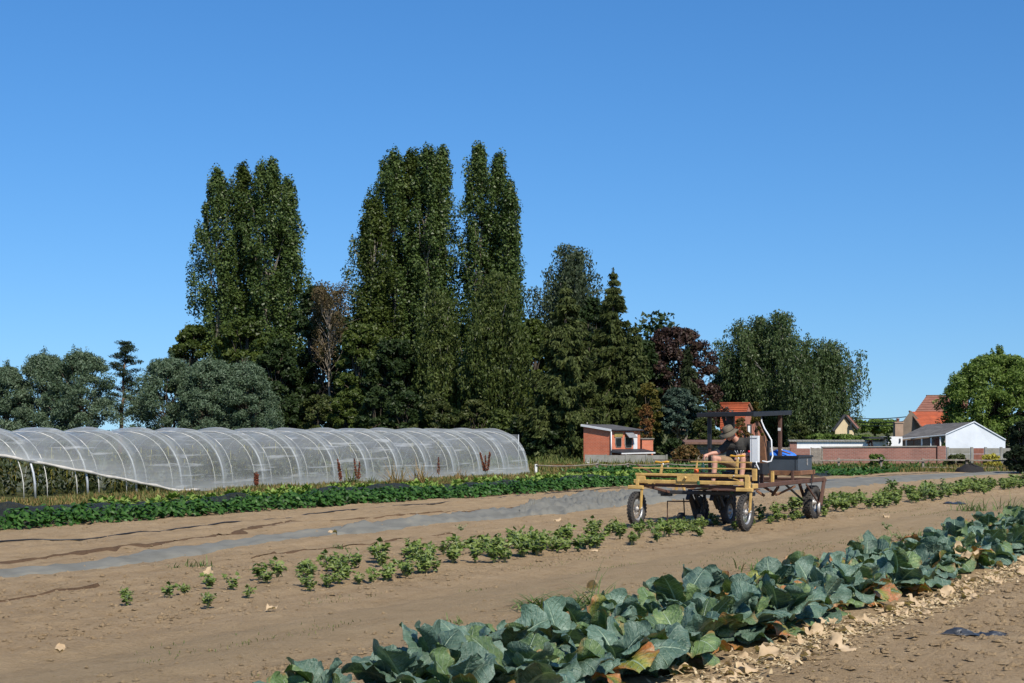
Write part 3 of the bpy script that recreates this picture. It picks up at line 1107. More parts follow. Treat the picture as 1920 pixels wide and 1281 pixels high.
def weeping(label, px, D, top, base_py, half, seed, mat_, strands, leaf, name='weeping_birch', bark=None, maxlen=.4, per=34, shape=.5, fine=1.0, group=None, cat='birch'):
    """birch: rising limbs with hanging shoots"""
    r = rng(seed)
    X = (px - 960) / F * D
    H = EYE + (808 - top) / F * D
    zb = max(.6, EYE + (808 - base_py) / F * D)
    Rm = half / F * D
    o = tree_root(name, label, cat, (X, D, 0), group)
    c = Crown(seed)
    tr = MB()
    axis = limb(tr, (0, 0, -.2), (r.normal(0, .3), 0, H * .93), .20, .03, seed, 10, .06, 0, 8)
    nb = 34
    for b in range(nb):
        q = (b + r.random()) / nb
        z0 = zb + (H - zb) * (.10 + .80 * q)
        a = r.uniform(0, 6.28)
        reach = Rm * (1 - max(0, (q - shape) / (1 - shape)) ** 1.7 * .82) * r.uniform(.55, 1.05)
        zt = min(H - .2, z0 + reach * .45 + .7)
        tip = Vector((math.cos(a) * reach, math.sin(a) * reach * .9, zt))
        st = Vector((0, 0, z0 * .82))
        bp = limb(tr, tuple(st), tuple(tip), .065, .010, seed * 3 + b, 6, .2, 0, 5)
        for k in range(max(3, strands // nb)):
            t = r.uniform(.25, 1.05) ** .8
            i = min(len(bp) - 1, int(t * (len(bp) - 1) + .5))
            p = bp[i] + Vector((r.normal(0, .45), r.normal(0, .45), r.normal(.1, .25)))
            ln = r.uniform(.35, 1) * maxlen * (H - zb) * (.35 + .65 * (1 - abs(.4 - q)))
            ln = min(ln, max(.5, p.z - zb * .7))
            c.strand(tuple(p), ln, per * (ln / 2.2 + .35), leaf, .5, r.uniform(.1, .5), .14 * fine)
        c.clump(tuple(tip + Vector((0, 0, .1))), (.7 * fine, .7 * fine, .5), 60, leaf, .6)
    for k in range(10):
        c.strand((r.normal(0, .5), r.normal(0, .5), H - r.uniform(0, .8)), r.uniform(1, 2), 40, leaf, .5, .4, .18)
    tr.build('trunk', bark or M_BIRCHB, o)
    link('crown', c.mesh('crown', FOL[mat_]), o)
    return o


def spruce(label, px, D, top, base_py, half, seed, mat_='spruce', tiers=34, per=8, dens=1.0, droop=.35, gappy=.0, expo=.8, leaf=.34):
    r = rng(seed)
    X = (px - 960) / F * D
    H = EYE + (808 - top) / F * D
    zb = max(.5, EYE + (808 - base_py) / F * D)
    Rm = half / F * D
    o = tree_root('spruce_tree', label, 'spruce', (X, D, 0), None)
    c = Crown(seed)
    tr = MB()
    limb(tr, (0, 0, -.2), (0, 0, H - .1), .30, .02, seed, 8, .02, 0, 8)
    for i in range(tiers):
        q = (i + r.uniform(0, .5)) / tiers
        z = zb + (H - zb) * q
        rad0 = Rm * (1 - q) ** expo + .12
        for b in range(max(4, int(per * (1 - .35 * q)))):
            if r.random() < gappy: continue
            a = r.uniform(0, 6.28)
            rad = rad0 * r.uniform(.62, 1.12)
            tip = np.array([math.cos(a) * rad, math.sin(a) * rad, z - droop * rad + .18 * rad])
            mid = np.array([math.cos(a) * rad * .55, math.sin(a) * rad * .55, z - droop * .75 * rad])
            tr.tube([(0, 0, z), tuple(mid), tuple(tip)], [.035 * (1 - q) + .012, .022, .008], 4)
            k = int(dens * (30 + 95 * rad))
            t = r.random(k) ** .75
            P0 = np.where(t[:, None] < .55, mid * (t / .55)[:, None] + np.array([0, 0, z]) * (1 - t / .55)[:, None], mid + (tip - mid) * ((t - .55) / .45)[:, None])
            side = np.array([-math.sin(a), math.cos(a), 0])
            w_ = r.normal(0, 1, k) * (.10 + .20 * rad * (1.05 - t)) * .55
            hang = r.random(k) ** 1.5 * (.22 + .55 * (1 - q)) * (.35 + .65 * t)
            P = P0 + side * w_[:, None] + np.stack([r.normal(0, .05, k), r.normal(0, .05, k), -hang], -1)
            Nr = r.normal(size=(k, 3)) * np.array([1, 1, .5]) + np.array([math.cos(a), math.sin(a), .55]) * .6
            T = np.stack([np.full(k, math.cos(a)), np.full(k, math.sin(a)), np.full(k, -.9)], -1) + r.normal(0, .5, (k, 3))
            c.add(P, Nr, leaf * r.uniform(.6, 1.25, k), .42, T)
    for k in range(5):
        c.clump((0, 0, H - k * .25), (.06 + .06 * k, .06 + .06 * k, .22), 26, .2, .4, .5)
    tr.build('trunk', M_BARK, o)
    link('crown', c.mesh('crown', FOL[mat_]), o)
    return o


# the left group of column poplars
poplar(402, 112, 322, 42, 'left column poplar of the left group, rising behind the grey willow', 1, lean=.3, n=21000)
poplar(456, 114, 312, 38, 'narrow pointed poplar between the two broad poplars of the left group', 2, n=19000, mat_='poplar2')
poplar(504, 112, 303, 42, 'tallest column poplar of the left group', 3, n=24000)
poplar(538, 113, 338, 28, 'slim right-hand poplar of the left group with open twiggy top', 4, n=12500)
# the middle group
poplar(700, 108, 375, 38, 'shorter stepped poplar on the left side of the middle group', 5, n=19000, mat_='poplar2')
poplar(736, 110, 290, 46, 'broad dense column poplar of the middle group', 6, n=25000)
poplar(775, 111, 286, 40, 'poplar with twin tips in the centre of the middle group', 7, n=20000, mat_='poplar2')
poplar(803, 109, 281, 38, 'tall poplar on the right side of the middle group', 8, n=20000)
poplar(831, 110, 278, 26, 'slim outermost poplar of the middle group next to the sky gap', 9, n=13500, lean=-.1)
# the right pair
poplar(896, 110, 275, 31, 'tallest poplar right of the sky gap with split top', 10, n=17000)
poplar(930, 111, 291, 27, 'second poplar right of the sky gap, leaning against the tallest', 11, n=14000, lean=.2)
poplar(957, 109, 346, 23, 'short pointed poplar at the right end of the poplars', 12, n=12500, mat_='poplar')

# lower trees and skirts among the poplars
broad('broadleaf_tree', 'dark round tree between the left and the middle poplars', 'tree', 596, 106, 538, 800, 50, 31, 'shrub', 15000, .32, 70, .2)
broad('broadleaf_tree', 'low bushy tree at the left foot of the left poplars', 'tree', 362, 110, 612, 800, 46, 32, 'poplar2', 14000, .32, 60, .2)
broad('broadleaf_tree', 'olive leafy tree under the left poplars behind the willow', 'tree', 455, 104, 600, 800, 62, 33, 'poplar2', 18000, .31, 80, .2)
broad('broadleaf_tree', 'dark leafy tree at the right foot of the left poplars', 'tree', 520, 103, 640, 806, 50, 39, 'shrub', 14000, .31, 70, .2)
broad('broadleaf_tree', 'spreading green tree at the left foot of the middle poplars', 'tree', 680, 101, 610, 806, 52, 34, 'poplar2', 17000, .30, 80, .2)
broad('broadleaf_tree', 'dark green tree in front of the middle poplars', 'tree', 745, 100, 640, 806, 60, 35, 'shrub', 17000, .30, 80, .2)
weeping('olive birch with hanging twigs in front of the middle poplars', 822, 99, 545, 800, 44, 36, 'birch', 300, .25, per=28, maxlen=.3)
weeping('yellow green birch with a white trunk in front of the right poplars', 932, 97, 512, 790, 62, 37, 'birch', 520, .25, per=32, maxlen=.28)
broad('broadleaf_tree', 'leafy dark tree between the two olive birches', 'tree', 868, 103, 690, 806, 38, 38, 'shrub', 9000, .30, 50, .2)
weeping('grey green birch with drooping top behind the two spruces', 1066, 104, 457, 760, 72, 41, 'greybirch', 640, .24, per=34, maxlen=.30)
spruce('broad olive spruce left of the brick shed', 1060, 90, 535, 850, 104, 42, 'spruce', 26, 12, 1.25, .50, .03, .70)
spruce('pointed dark spruce behind the brick shed', 1150, 93, 507, 850, 108, 43, 'spruce', 30, 12, 1.15, .46, .04, .98)
spruce('smaller spruce between the pointed spruce and the copper beech', 1192, 92, 610, 845, 56, 44, 'spruce', 20, 10, 1.2, .42, .03, .8)
broad('broadleaf_tree', 'dark leafy tree filling the gap between the grey birch and the pointed spruce', 'tree', 1112, 101, 560, 850, 56, 130, 'shrub', 15000, .26, 80, .2)
broad('broadleaf_tree', 'dark leafy tree between the yellow green birch and the broad spruce', 'tree', 1000, 102, 600, 850, 46, 131, 'poplar2', 13000, .26, 70, .2)
broad('broadleaf_tree', 'dark green tree behind the smaller spruce', 'tree', 1205, 103, 640, 850, 50, 132, 'shrub', 12000, .26, 70, .2)
broad('copper_beech', 'dark purple copper beech beside the spruces', 'copper beech', 1274, 104, 616, 840, 76, 45, 'copper', 19000, .25, 100, .3, asym=-.12, csize=.85, low=.2)
spruce('thin grey green conifer in front of the copper beech', 1290, 98, 652, 830, 44, 48, 'spruce2', 22, 8, .8, .4, .1, .9)
broad('cedar_tree', 'blue grey cedar with pale stems in front of the copper beech', 'cedar', 1274, 88, 728, 838, 42, 46, 'cedar', 12000, .26, 60, .12, flat=.55, trunks=3, barkm=M_TWIG, low=.2)
broad('cypress_tree', 'yellow green cypress behind the brick shed', 'cypress', 1214, 87, 720, 850, 26, 47, 'cyp', 9000, .24, 50, .12, shape='dome')
broad('cypress_tree', 'half dead cypress with rusty brown sprays behind the shed annex', 'cypress', 1211, 84.5, 760, 838, 13, 49, 'brown', 3600, .22, 26, .08, barkm=M_TWIG)
weeping('big weeping birch with a broad crown behind the orange roof', 1408, 112, 600, 830, 84, 50, 'weep', 620, .23, per=38, maxlen=.30, shape=.45)
weeping('tall narrow weeping birch in the middle of the three birches', 1462, 110, 586, 830, 62, 51, 'weep', 460, .23, per=36, maxlen=.42, shape=.45)
weeping('weeping birch at the right with long hanging curtains of leaves', 1540, 108, 644, 830, 78, 52, 'weep', 560, .22, per=38, maxlen=.62, shape=.5)
broad('broadleaf_tree', 'green leafy tree at the foot of the weeping birches', 'tree', 1385, 116, 690, 810, 60, 53, 'poplar', 14000, .30, 70, .2)
broad('willow_tree', 'large bright green willow behind the white gabled building', 'willow', 1872, 92, 668, 872, 108, 54, 'green', 46000, .24, 190, .3, asp=.42, csize=.72, spikes=40, low=.04)
broad('broadleaf_tree', 'light green round tree right of the chimney', 'tree', 1640, 150, 789, 812, 44, 55, 'green', 9000, .36, 45, .2)
broad('broadleaf_tree', 'small green tree top showing between chimney and dark gable', 'tree', 1700, 150, 792, 815, 18, 56, 'green', 3500, .34, 24, .15)

# the grey willows and the pine at the left
for px, top, half, lab, sd_ in ((12, 690, 48, 'grey green willow at the left edge, lower than its neighbour', 60),
                                (82, 668, 62, 'grey green willow with a spiky top left of the pine', 61),
                                (150, 662, 62, 'grey green willow bush whose right side touches the pine', 62),
                                (318, 676, 74, 'tall rounded grey willow right of the pine', 63),
                                (392, 676, 64, 'broad grey willow in front of the left poplars', 64),
                                (462, 684, 60, 'grey willow at the right end of the willow row', 65)):
    broad('willow_bush', lab, 'willow', px, 84 + (px % 5), top, 862, half, sd_, 'willow', 27000, .19, 110, .12, asp=.36, csize=1.15, low=.05, spikes=30, trunks=3, group='grey willows behind the polytunnel')

o = tree_root('pine_tree', 'slender dark pine with a bare reddish trunk between the willows', 'pine', far(224, 808, 92).xy.to_3d())
tr, c = MB(), Crown(70)
H = EYE + (808 - 636) / F * 92
limb(tr, (0, 0, -.2), (.45, 0, H - .2), .17, .03, 70, 9, .04, 0, 8)
r_ = rng(71)
for i in range(44):
    q = .34 + .64 * (i + r_.random()) / 44
    rad = (1.75 * min(1, (1 - q) / .42) ** .8 * (.55 + .45 * min(1, (q - .3) / .2)) + .12) * r_.uniform(.35, 1.0)
    a = r_.uniform(0, 6.28)
    z = q * H
    p = (.45 * q + math.cos(a) * rad, math.sin(a) * rad, min(z + .25 * rad, H - .1))
    tr.tube([(.45 * q, 0, z - .15), p], [.03, .012], 4)
    for e in (.55, 1.0):
        s_ = r_.uniform(.20, .34)
        c.clump((.45 * q + math.cos(a) * rad * e, math.sin(a) * rad * e, min(z + .25 * rad * e, H - .1)), (s_ * 1.5, s_ * 1.5, s_ * .55), 75, .18, .3, .6)
tr.build('trunk', M_PINEB, o)
link('crown', c.mesh('crown', FOL['pine']), o)

# bare birch with thin brown foliage in the gap
o = tree_root('bare_birch', 'half bare birch with pale branches between the poplar groups', 'birch', far(618, 808, 103).xy.to_3d())
tr, c = MB(), Crown(72)
H = EYE + (808 - 545) / F * 103
limb(tr, (0, 0, -.2), (0, 0, H * .9), .14, .02, 72, 9, .05)
r_ = rng(73)
for i in range(40):
    q = .45 + .5 * r_.random()
    a = r_.uniform(0, 6.28)
    rad = r_.uniform(.6, 1.5)
    p = (math.cos(a) * rad, math.sin(a) * rad, min(H, q * H + rad * 1.3))
    b = limb(tr, (0, 0, q * H * .92), p, .035, .006, i, 4, .25, 0, 4)
    for k in range(3):
        limb(tr, tuple(b[2]), (p[0] + r_.normal(0, .35), p[1] + r_.normal(0, .35), p[2] + r_.normal(0, .3)), .012, .004, i * 3 + k, 3, .2, 0, 3)
    c.clump(p, (.6, .6, .75), 120 if i % 4 else 30, .19, .6)
tr.build('trunk', M_TWIG, o)
link('crown', c.mesh('crown', foliage('brownish thin foliage', [(0.045, 0.040, 0.016), (0.085, 0.066, 0.028), (0.12, 0.085, 0.042), (0.06, 0.07, 0.02)], .6, .2, .3)), o)

# undergrowth at the edge of the wood: shrubs one can tell apart
SHR = ((500, 772, 40, 'shrub'), (548, 748, 44, 'shrub'), (600, 742, 46, 'shrub2'), (655, 735, 42, 'poplar2'), (705, 728, 36, 'shrub'), (760, 735, 46, 'shrub'),
       (812, 742, 40, 'shrub2'), (850, 768, 30, 'shrub'), (892, 752, 36, 'shrub2'), (940, 770, 40, 'birch'), (985, 782, 40, 'shrub'), (1030, 800, 36, 'shrub'))
SL = ('dark shrub right of the grey willows', 'dark shrub under the left poplars', 'olive shrub below the half bare birch', 'light green shrub left of the middle poplars',
      'small dark shrub at the foot of the middle poplars', 'wide dark shrub above the middle of the polytunnel', 'olive shrub under the hanging birch',
      'low dark shrub below the sky gap', 'olive shrub left of the white birch trunk', 'yellowish shrub right of the white birch trunk',
      'dark shrub above the far end of the polytunnel', 'low dark shrub below the broad spruce')
for i, ((px, top, half, mt), lb) in enumerate(zip(SHR, SL)):
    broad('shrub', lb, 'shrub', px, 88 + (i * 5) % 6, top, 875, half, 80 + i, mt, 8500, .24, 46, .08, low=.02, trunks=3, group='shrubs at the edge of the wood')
# the dark depth of the wood behind the first trees
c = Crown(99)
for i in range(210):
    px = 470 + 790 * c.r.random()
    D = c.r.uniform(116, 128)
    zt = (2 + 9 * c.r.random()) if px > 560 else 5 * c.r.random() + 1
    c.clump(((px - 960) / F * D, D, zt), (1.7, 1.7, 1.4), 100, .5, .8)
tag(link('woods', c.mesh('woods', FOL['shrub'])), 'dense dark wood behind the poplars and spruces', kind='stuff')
# ---------------------------------------------------------------- polytunnel
def film_mat():
    m, t, out = new_mat('clear greenhouse film')
    g = N(t, 'ShaderNodeNewGeometry')
    g.name = 'Geo'
    n1 = noise(t, .9, 5, .6)
    st = N(t, 'ShaderNodeVectorRotate', rotation_type='Z_AXIS')
    st.inputs['Angle'].default_value = -(math.pi / 2 - ROW)
    t.links.new(g.outputs['Position'], st.inputs['Vector'])
    sm = N(t, 'ShaderNodeVectorMath', operation='MULTIPLY')
    sm.inputs[1].default_value = (.40, 2.0, 7.5)
    t.links.new(st.outputs[0], sm.inputs[0])
    wr = noise(t, 1.0, 4, .6, sm.outputs[0])                # long wrinkles between the hoops
    d = N(t, 'ShaderNodeBsdfPrincipled', i_Roughness=.22)
    d.inputs['Base Color'].default_value = (.56, .58, .57, 1)
    d.inputs['Specular IOR Level'].default_value = .6
    bp = N(t, 'ShaderNodeBump', i_Strength=.6, i_Distance=.05)
    t.links.new(math_(t, 'ADD', math_(t, 'MULTIPLY', wr, 1.0), math_(t, 'MULTIPLY', n1, .35)), bp.inputs['Height'])
    t.links.new(bp.outputs[0], d.inputs['Normal'])
    tl = N(t, 'ShaderNodeBsdfTranslucent')
    tl.inputs[0].default_value = (.52, .53, .50, 1)
    m1 = N(t, 'ShaderNodeMixShader')
    m1.inputs[0].default_value = .35
    t.links.new(d.outputs[0], m1.inputs[1])
    t.links.new(tl.outputs[0], m1.inputs[2])
    tp = N(t, 'ShaderNodeBsdfTransparent')
    tp.inputs[0].default_value = (.84, .86, .85, 1)
    fr = N(t, 'ShaderNodeLayerWeight', i_Blend=.35)
    fac = math_(t, 'ADD', .14, math_(t, 'MULTIPLY', fr.outputs['Facing'], .50))
    wf = N(t, 'ShaderNodeMapRange')
    wf.inputs[1].default_value, wf.inputs[2].default_value = .57, .66
    t.links.new(wr, wf.inputs[0])
    fac = math_(t, 'ADD', fac, math_(t, 'MULTIPLY', wf.outputs[0], .34))
    at_ = N(t, 'ShaderNodeAttribute', attribute_name='gather')
    fac = math_(t, 'MINIMUM', math_(t, 'ADD', fac, math_(t, 'MULTIPLY', at_.outputs['Fac'], .35)), .92)
    m2 = N(t, 'ShaderNodeMixShader')
    t.links.new(fac, m2.inputs[0])
    t.links.new(tp.outputs[0], m2.inputs[1])
    t.links.new(m1.outputs[0], m2.inputs[2])
    t.links.new(m2.outputs[0], out.inputs[0])
    return m


M_FILM = film_mat()
M_GALV = solid('galvanised hoop tube', (.42, .44, .45), .45, .2, 8, metal=.3)
M_ROPE = solid('white rope', (.62, .60, .54), .8, .2, 20)

U0, U1, CN, HALF, TH = 18.5, 51.3, -31.75, 2.15, 1.86
CAX = CN - HALF
BAY = 1.82
tun = thing('polytunnel', 'long low polytunnel of clear film with its near side rolled up at the left end', 'polytunnel', (*xy(U0, CAX), 0), -ROW)
# local frame of the tunnel: x across (towards the viewer), y along the rows


def hoop_pt(t, bulge=0.0, y=0.0):
    """t: 0 = near foot, 1 = far foot"""
    a = math.pi * t
    cx = math.cos(a)
    x = HALF * (abs(cx) ** .86) * (1 if cx >= 0 else -1)
    z = TH * max(0.0, math.sin(a)) ** .80
    s = 1 + bulge / HALF
    return (x * s, y, z * (1 + bulge / TH))


nh = int((U1 - U0) / BAY) + 1
HY = [U1 - U0 - i * BAY for i in range(nh)]
HOOP = MB().tube([hoop_pt(t / 20, -.012) for t in range(21)], .034, 8).mesh('hoop', M_GALV)
ROPEM = MB().tube([hoop_pt(t / 20, -.012) for t in range(21)], .012, 5).mesh('rope', M_ROPE)
for i, y in enumerate(HY):
    link('hoop', HOOP, tun, (0, y, 0))
    for dy, sx in ((.48, 1), (1.30, 1)):
        if y - dy > 0:
            link('rope', ROPEM, tun, (0, y - dy, 0), (0, 0, (.05 if dy < .9 else -.05)))

# film: bulges over the hoops, is drawn in by the ropes, and is lifted along the near side at the left end
L = U1 - U0
nl, na = 330, 36
yy = np.linspace(0, L, nl)
V, gth = [], []
for y in yy:
    ph = ((L - y) % BAY) / BAY
    rope = max(math.exp(-((ph - .264) / .05) ** 2), math.exp(-((ph - .714) / .05) ** 2))
    ridge = .035 * math.exp(-(min(ph, 1 - ph) / .07) ** 2)
    wave = .13 * (.5 + .5 * math.cos(2 * math.pi * ph)) - .065
    uu_ = y + U0
    # lower edge: on the ground to the right of u = 34, lifted to the left of it
    q = min(1, max(0, (31.7 - uu_) / 6.9))
    zl = 1.30 * q
    a0 = math.asin(min(1, (zl / TH)) ** 1.25) / math.pi if zl > 0 else 0.0
    for j in range(na + 1):
        t = a0 + (1 - a0) * j / na
        k = j / na
        nz = .018 * math.sin(37 * t + 3 * y) * math.sin(1.7 * y + 5 * t)
        x, _, z = hoop_pt(t, .015 + ridge + wave * math.sin(math.pi * max(.12, t)) - .035 * rope + nz, y)
        if zl > 0 and k < .16:                                   # gathered roll at the lifted edge
            f_ = 1 - k / .16
            x += .05 * math.sin(f_ * 14 + y) * q + .10 * f_ * q
            z -= .10 * f_ * min(1, q * 3)
        if zl == 0 and j == 0:
            x += .10
        V.append((x, y, max(z, .004)))
        hp_ = math.exp(-(min(ph, 1 - ph) / .060) ** 2) * .50
        gth.append(max(hp_, max(0, 1 - k / .13) if q > 0 else max(0, 1 - k / .06) * .8))
idx = np.arange(nl * (na + 1)).reshape(nl, na + 1)
Q = np.stack([idx[:-1, :-1], idx[:-1, 1:], idx[1:, 1:], idx[1:, :-1]], -1).reshape(-1, 4)
me = np_mesh('film', V, Q, M_FILM, True)
at_ = me.attributes.new('gather', 'FLOAT', 'POINT')
at_.data.foreach_set('value', np.asarray(gth, np.float32))
link('film', me, tun)
edge = []
for y in np.linspace(0, 31.9 - U0, 46):
    zl = 1.30 * min(1, max(0, (31.7 - (y + U0)) / 6.9))
    a0 = math.asin(min(1, (zl / TH)) ** 1.25) / math.pi if zl > 0 else 0.0
    x, _, z = hoop_pt(a0, .11, y)
    edge.append((x + .02 * math.sin(3 * y), y, max(.05, zl - .08 + .012 * math.sin(5 * y))))
MB().tube(edge, [.042 + .012 * math.sin(2.3 * i) for i in range(len(edge))], 8).build('rolled_edge', solid('rolled up film', (.50, .47, .41), .4, .25, 3, bump=.4, bscale=14), tun)
# far end: film drawn over the last hoop with a raised flap
mb = MB()
pts = [hoop_pt(t / 24, .02, L + .02) for t in range(25)]
mid = (0.0, L + .10, .9)
base = len(mb.v)
mb.add(pts + [mid, (0, L + .02, 0)], [(i, i + 1, 25) for i in range(24)] + [(24, 26, 25), (26, 0, 25)], 0, True)
mb.build('end_film', M_FILM, tun)
mb = MB()
fl = [(.75, L + .04, 1.30), (1.0, L + .55, 1.34), (1.12, L + .95, 1.38), (1.10, L + .92, 1.70), (.75, L + .5, 1.72), (.25, L + .04, 1.74)]
mb.add(fl, [(0, 1, 4, 5), (1, 2, 3, 4)], 0, True)
mb.build('end_flap', M_FILM, tun)
MB().tube([(1.12, L + .95, 0), (1.12, L + .95, 1.7)], .02, 6).build('end_post', M_GALV, tun)


# ---------------------------------------------------------------- small plants
M_BEAN = foliage('bean leaves', [(0.014, 0.044, 0.008), (0.028, 0.078, 0.013), (0.050, 0.122, 0.022), (0.085, 0.165, 0.040)], .46, .24, .35, 3)
M_LETT = foliage('lettuce leaves', [(0.10, 0.17, 0.03), (0.19, 0.27, 0.05), (0.27, 0.35, 0.09)], .5, .25, .3, 3)
M_CEL = foliage('celery leaves', [(0.050, 0.084, 0.014), (0.105, 0.155, 0.030), (0.175, 0.225, 0.055), (0.25, 0.285, 0.10)], .45, .24, .4, 5)
M_TOM = foliage('tomato leaves', [(0.014, 0.026, 0.007), (0.034, 0.050, 0.013), (0.068, 0.076, 0.022), (0.19, 0.14, 0.03)], .55, .25, .3, 2)
M_CORNST = solid('yellow maize stem', (0.40, 0.36, 0.07), .6, .35, 6)
M_DOCK = foliage('dock seed heads', [(0.10, 0.028, 0.018), (0.18, 0.055, 0.032), (0.26, 0.10, 0.05)], .7, .1, .2, 4)
M_WEED = foliage('weed leaves', [(0.055, 0.095, 0.022), (0.105, 0.155, 0.042), (0.17, 0.21, 0.075)], .5, .22, .35, 4)


def big_leaves(P, D, size, r, droop=.5, asp=.8):
    """heart-shaped leaflets folded on their midrib: 4 triangles each, pointing along D"""
    n = len(P)
    D = unit(D)
    up = np.tile([0, 0, 1.], (n, 1)) + r.normal(0, .25, (n, 3))
    S_ = unit(np.cross(D, up))
    U = np.cross(S_, D)
    k = size[:, None]
    a = P
    tip = P + D * k - U * k * droop * .35
    l = P + D * k * .38 + S_ * k * asp * .5 - U * k * .12
    rr = P + D * k * .38 - S_ * k * asp * .5 - U * k * .12
    mid = P + D * k * .45 + U * k * .06
    V = np.stack([a, l, tip, rr, mid], 1).reshape(-1, 3)
    b = np.arange(n)[:, None] * 5
    Q = np.concatenate([b + np.array([[0, 4, 1]]), b + np.array([[1, 4, 2]]), b + np.array([[2, 4, 3]]), b + np.array([[3, 4, 0]])])
    return V, Q


def bean_mesh(k):
    r = rng(700 + k)
    n = 46
    a = r.uniform(0, 6.28, n)
    q = r.random(n) ** .6
    z = .08 + .34 * (1 - q ** 2) * r.uniform(.55, 1.1, n)
    P = np.stack([np.cos(a) * q * .21, np.sin(a) * q * .21, z], -1)
    D = np.stack([np.cos(a) * (.3 + q), np.sin(a) * (.3 + q), r.normal(-.25, .35, n)], -1)
    V, Q = big_leaves(P, D, r.uniform(.10, .17, n), r, .8, .85)
    return np_mesh('bean_plant', V, Q, M_BEAN)


BEANS = [bean_mesh(k) for k in range(7)]
r0 = random.Random(17)
u = 17.0
GB = 'bean plants in the long row'
while u < 66:
    for rw, c in enumerate((-22.45, -22.95)):
        x, y = xy(u + r0.uniform(-.06, .06), c + r0.uniform(-.06, .06))
        lp = u > 52
        if abs(x) < .40 * y + 1.5 and not (52.5 < u < 55.5):
            o = link('bean_plant', r0.choice(BEANS), None, (x, y, gz(x, y) - .02), (0, 0, r0.uniform(0, 6.28)), r0.uniform(.80, 1.06) * (.8 if lp else 1))
            tag(o, ('green bean plant in the front of the row along the bare soil' if rw == 0 else 'green bean plant in the back of the row, beside the black netting'), 'bean plant', GB if rw == 0 else 'bean plants beside the netting')
    u += .335

LETT = []
for k in range(4):
    r = rng(740 + k)
    n = 34
    a = r.uniform(0, 6.28, n)
    q = r.random(n) ** .6
    P = np.stack([np.cos(a) * q * .10, np.sin(a) * q * .10, .03 + .12 * (1 - q)], -1)
    D = np.stack([np.cos(a) * (.2 + q), np.sin(a) * (.2 + q), .7 - .4 * q], -1)
    LETT.append(np_mesh('lettuce', *big_leaves(P, D, r.uniform(.10, .16, n), r, .6, .95), M_LETT))
u = 24
while u < 56:
    for c in (-25.3, -26.3, -27.3):
        if r0.random() < .62:
            x, y = xy(u + r0.uniform(-.1, .1), c + r0.uniform(-.08, .08))
            o = link('lettuce', r0.choice(LETT), None, (x, y, gz(x, y)), (0, 0, r0.uniform(0, 6.28)), r0.uniform(.9, 1.35))
            tag(o, 'pale green lettuce behind the netting of the bean row', 'lettuce', 'lettuces in the bed behind the beans')
    u += .42


# black netting draped between the beans and the lettuces
def netting(u0, u1, c0, c1, ztop, label, seed):
    nu, nc = int((u1 - u0) / .22), 7
    V = []
    for i in range(nu + 1):
        u = u0 + (u1 - u0) * i / nu
        for j in range(nc + 1):
            q = j / nc
            c = c0 + (c1 - c0) * q + .12 * math.sin(u * .7 + seed)
            x, y = xy(u, c)
            z = gz(x, y) + .02 + ztop * math.sin(math.pi * q) ** .7 * (.75 + .35 * float(vnoise(np.array(u * .8), np.array(q * 2.0), seed))) + .03 * float(vnoise(np.array(u * 3.), np.array(q * 5.0), seed + 1))
            V.append((x, y, z if 0 < j < nc else gz(x, y) - .01))
    idx = np.arange((nu + 1) * (nc + 1)).reshape(nu + 1, nc + 1)
    Q = np.stack([idx[:-1, :-1], idx[:-1, 1:], idx[1:, 1:], idx[1:, :-1]], -1).reshape(-1, 4)
    o = link('netting', np_mesh('netting', V, Q, M_NET, True))
    return tag(o, label, 'netting')


m, t, out = new_mat('black crop netting')
b = N(t, 'ShaderNodeBsdfPrincipled', i_Roughness=.7)
b.inputs['Base Color'].default_value = (.012, .016, .014, 1)
tp = N(t, 'ShaderNodeBsdfTransparent')
mx = N(t, 'ShaderNodeMixShader')
nn = noise(t, 4, 3, .6)
t.links.new(ramp(t, nn, [(.35, (.55,) * 3), (.7, (.9,) * 3)]), mx.inputs[0])
t.links.new(tp.outputs[0], mx.inputs[1]); t.links.new(b.outputs[0], mx.inputs[2]); t.links.new(mx.outputs[0], out.inputs[0])
M_NET = m
netting(17, 52, -23.25, -24.3, .40, 'dark crop netting bunched along the back of the bean row', 3)
netting(17, 52, -24.6, -28.2, .05, 'flat black ground netting under the lettuces between the beans and the polytunnel', 9)
netting(52, 62, -23.6, -25.4, .24, 'dark crop netting over the bed right of the polytunnel', 5)
netting(55.5, 66, -22.0, -20.4, .12, 'black netting laid in front of the far end of the bean row', 7)


# celery: leaf = stalk with leaflets
def celery_leaf(k):
    r = rng(760 + k)
    h_ = r.uniform(.17, .27)
    lean = r.uniform(.15, .5)
    mb = MB().tube([(0, 0, 0), (lean * .05, 0, h_ * .5), (lean * h_ * .8, 0, h_)], [.0075, .006, .004], 4, 1)
    n = 9
    q = r.uniform(.5, 1.05, n)
    P = np.stack([lean * h_ * .8 * q ** 1.6, r.normal(0, .012, n), h_ * q], -1)
    a = r.uniform(0, 6.28, n)
    D = np.stack([np.cos(a) + .5, np.sin(a), r.normal(.25, .4, n)], -1)
    V, Q = big_leaves(P, D, r.uniform(.055, .095, n), r, .5, .95)
    mb.add(V.tolist(), Q.tolist(), 0)
    return mb.mesh('leaf', [M_CEL, M_STALK])


CLEAF = [celery_leaf(k) for k in range(8)]


def celery_mesh(k):
    r = random.Random(780 + k)
    mb = MB()
    for i in range(12):
        me = r.choice(CLEAF)
        a, tl_ = i * 2.4, r.uniform(-.05, .38)
        M_ = Matrix.Rotation(a, 4, 'Z') @ Matrix.Rotation(tl_, 4, 'Y')
        for p in me.polygons:
            mb.add([M_ @ me.vertices[v].co for v in p.vertices], [list(range(len(p.vertices)))], p.material_index)
    return mb.mesh('celery_plant', [M_CEL, M_STALK])


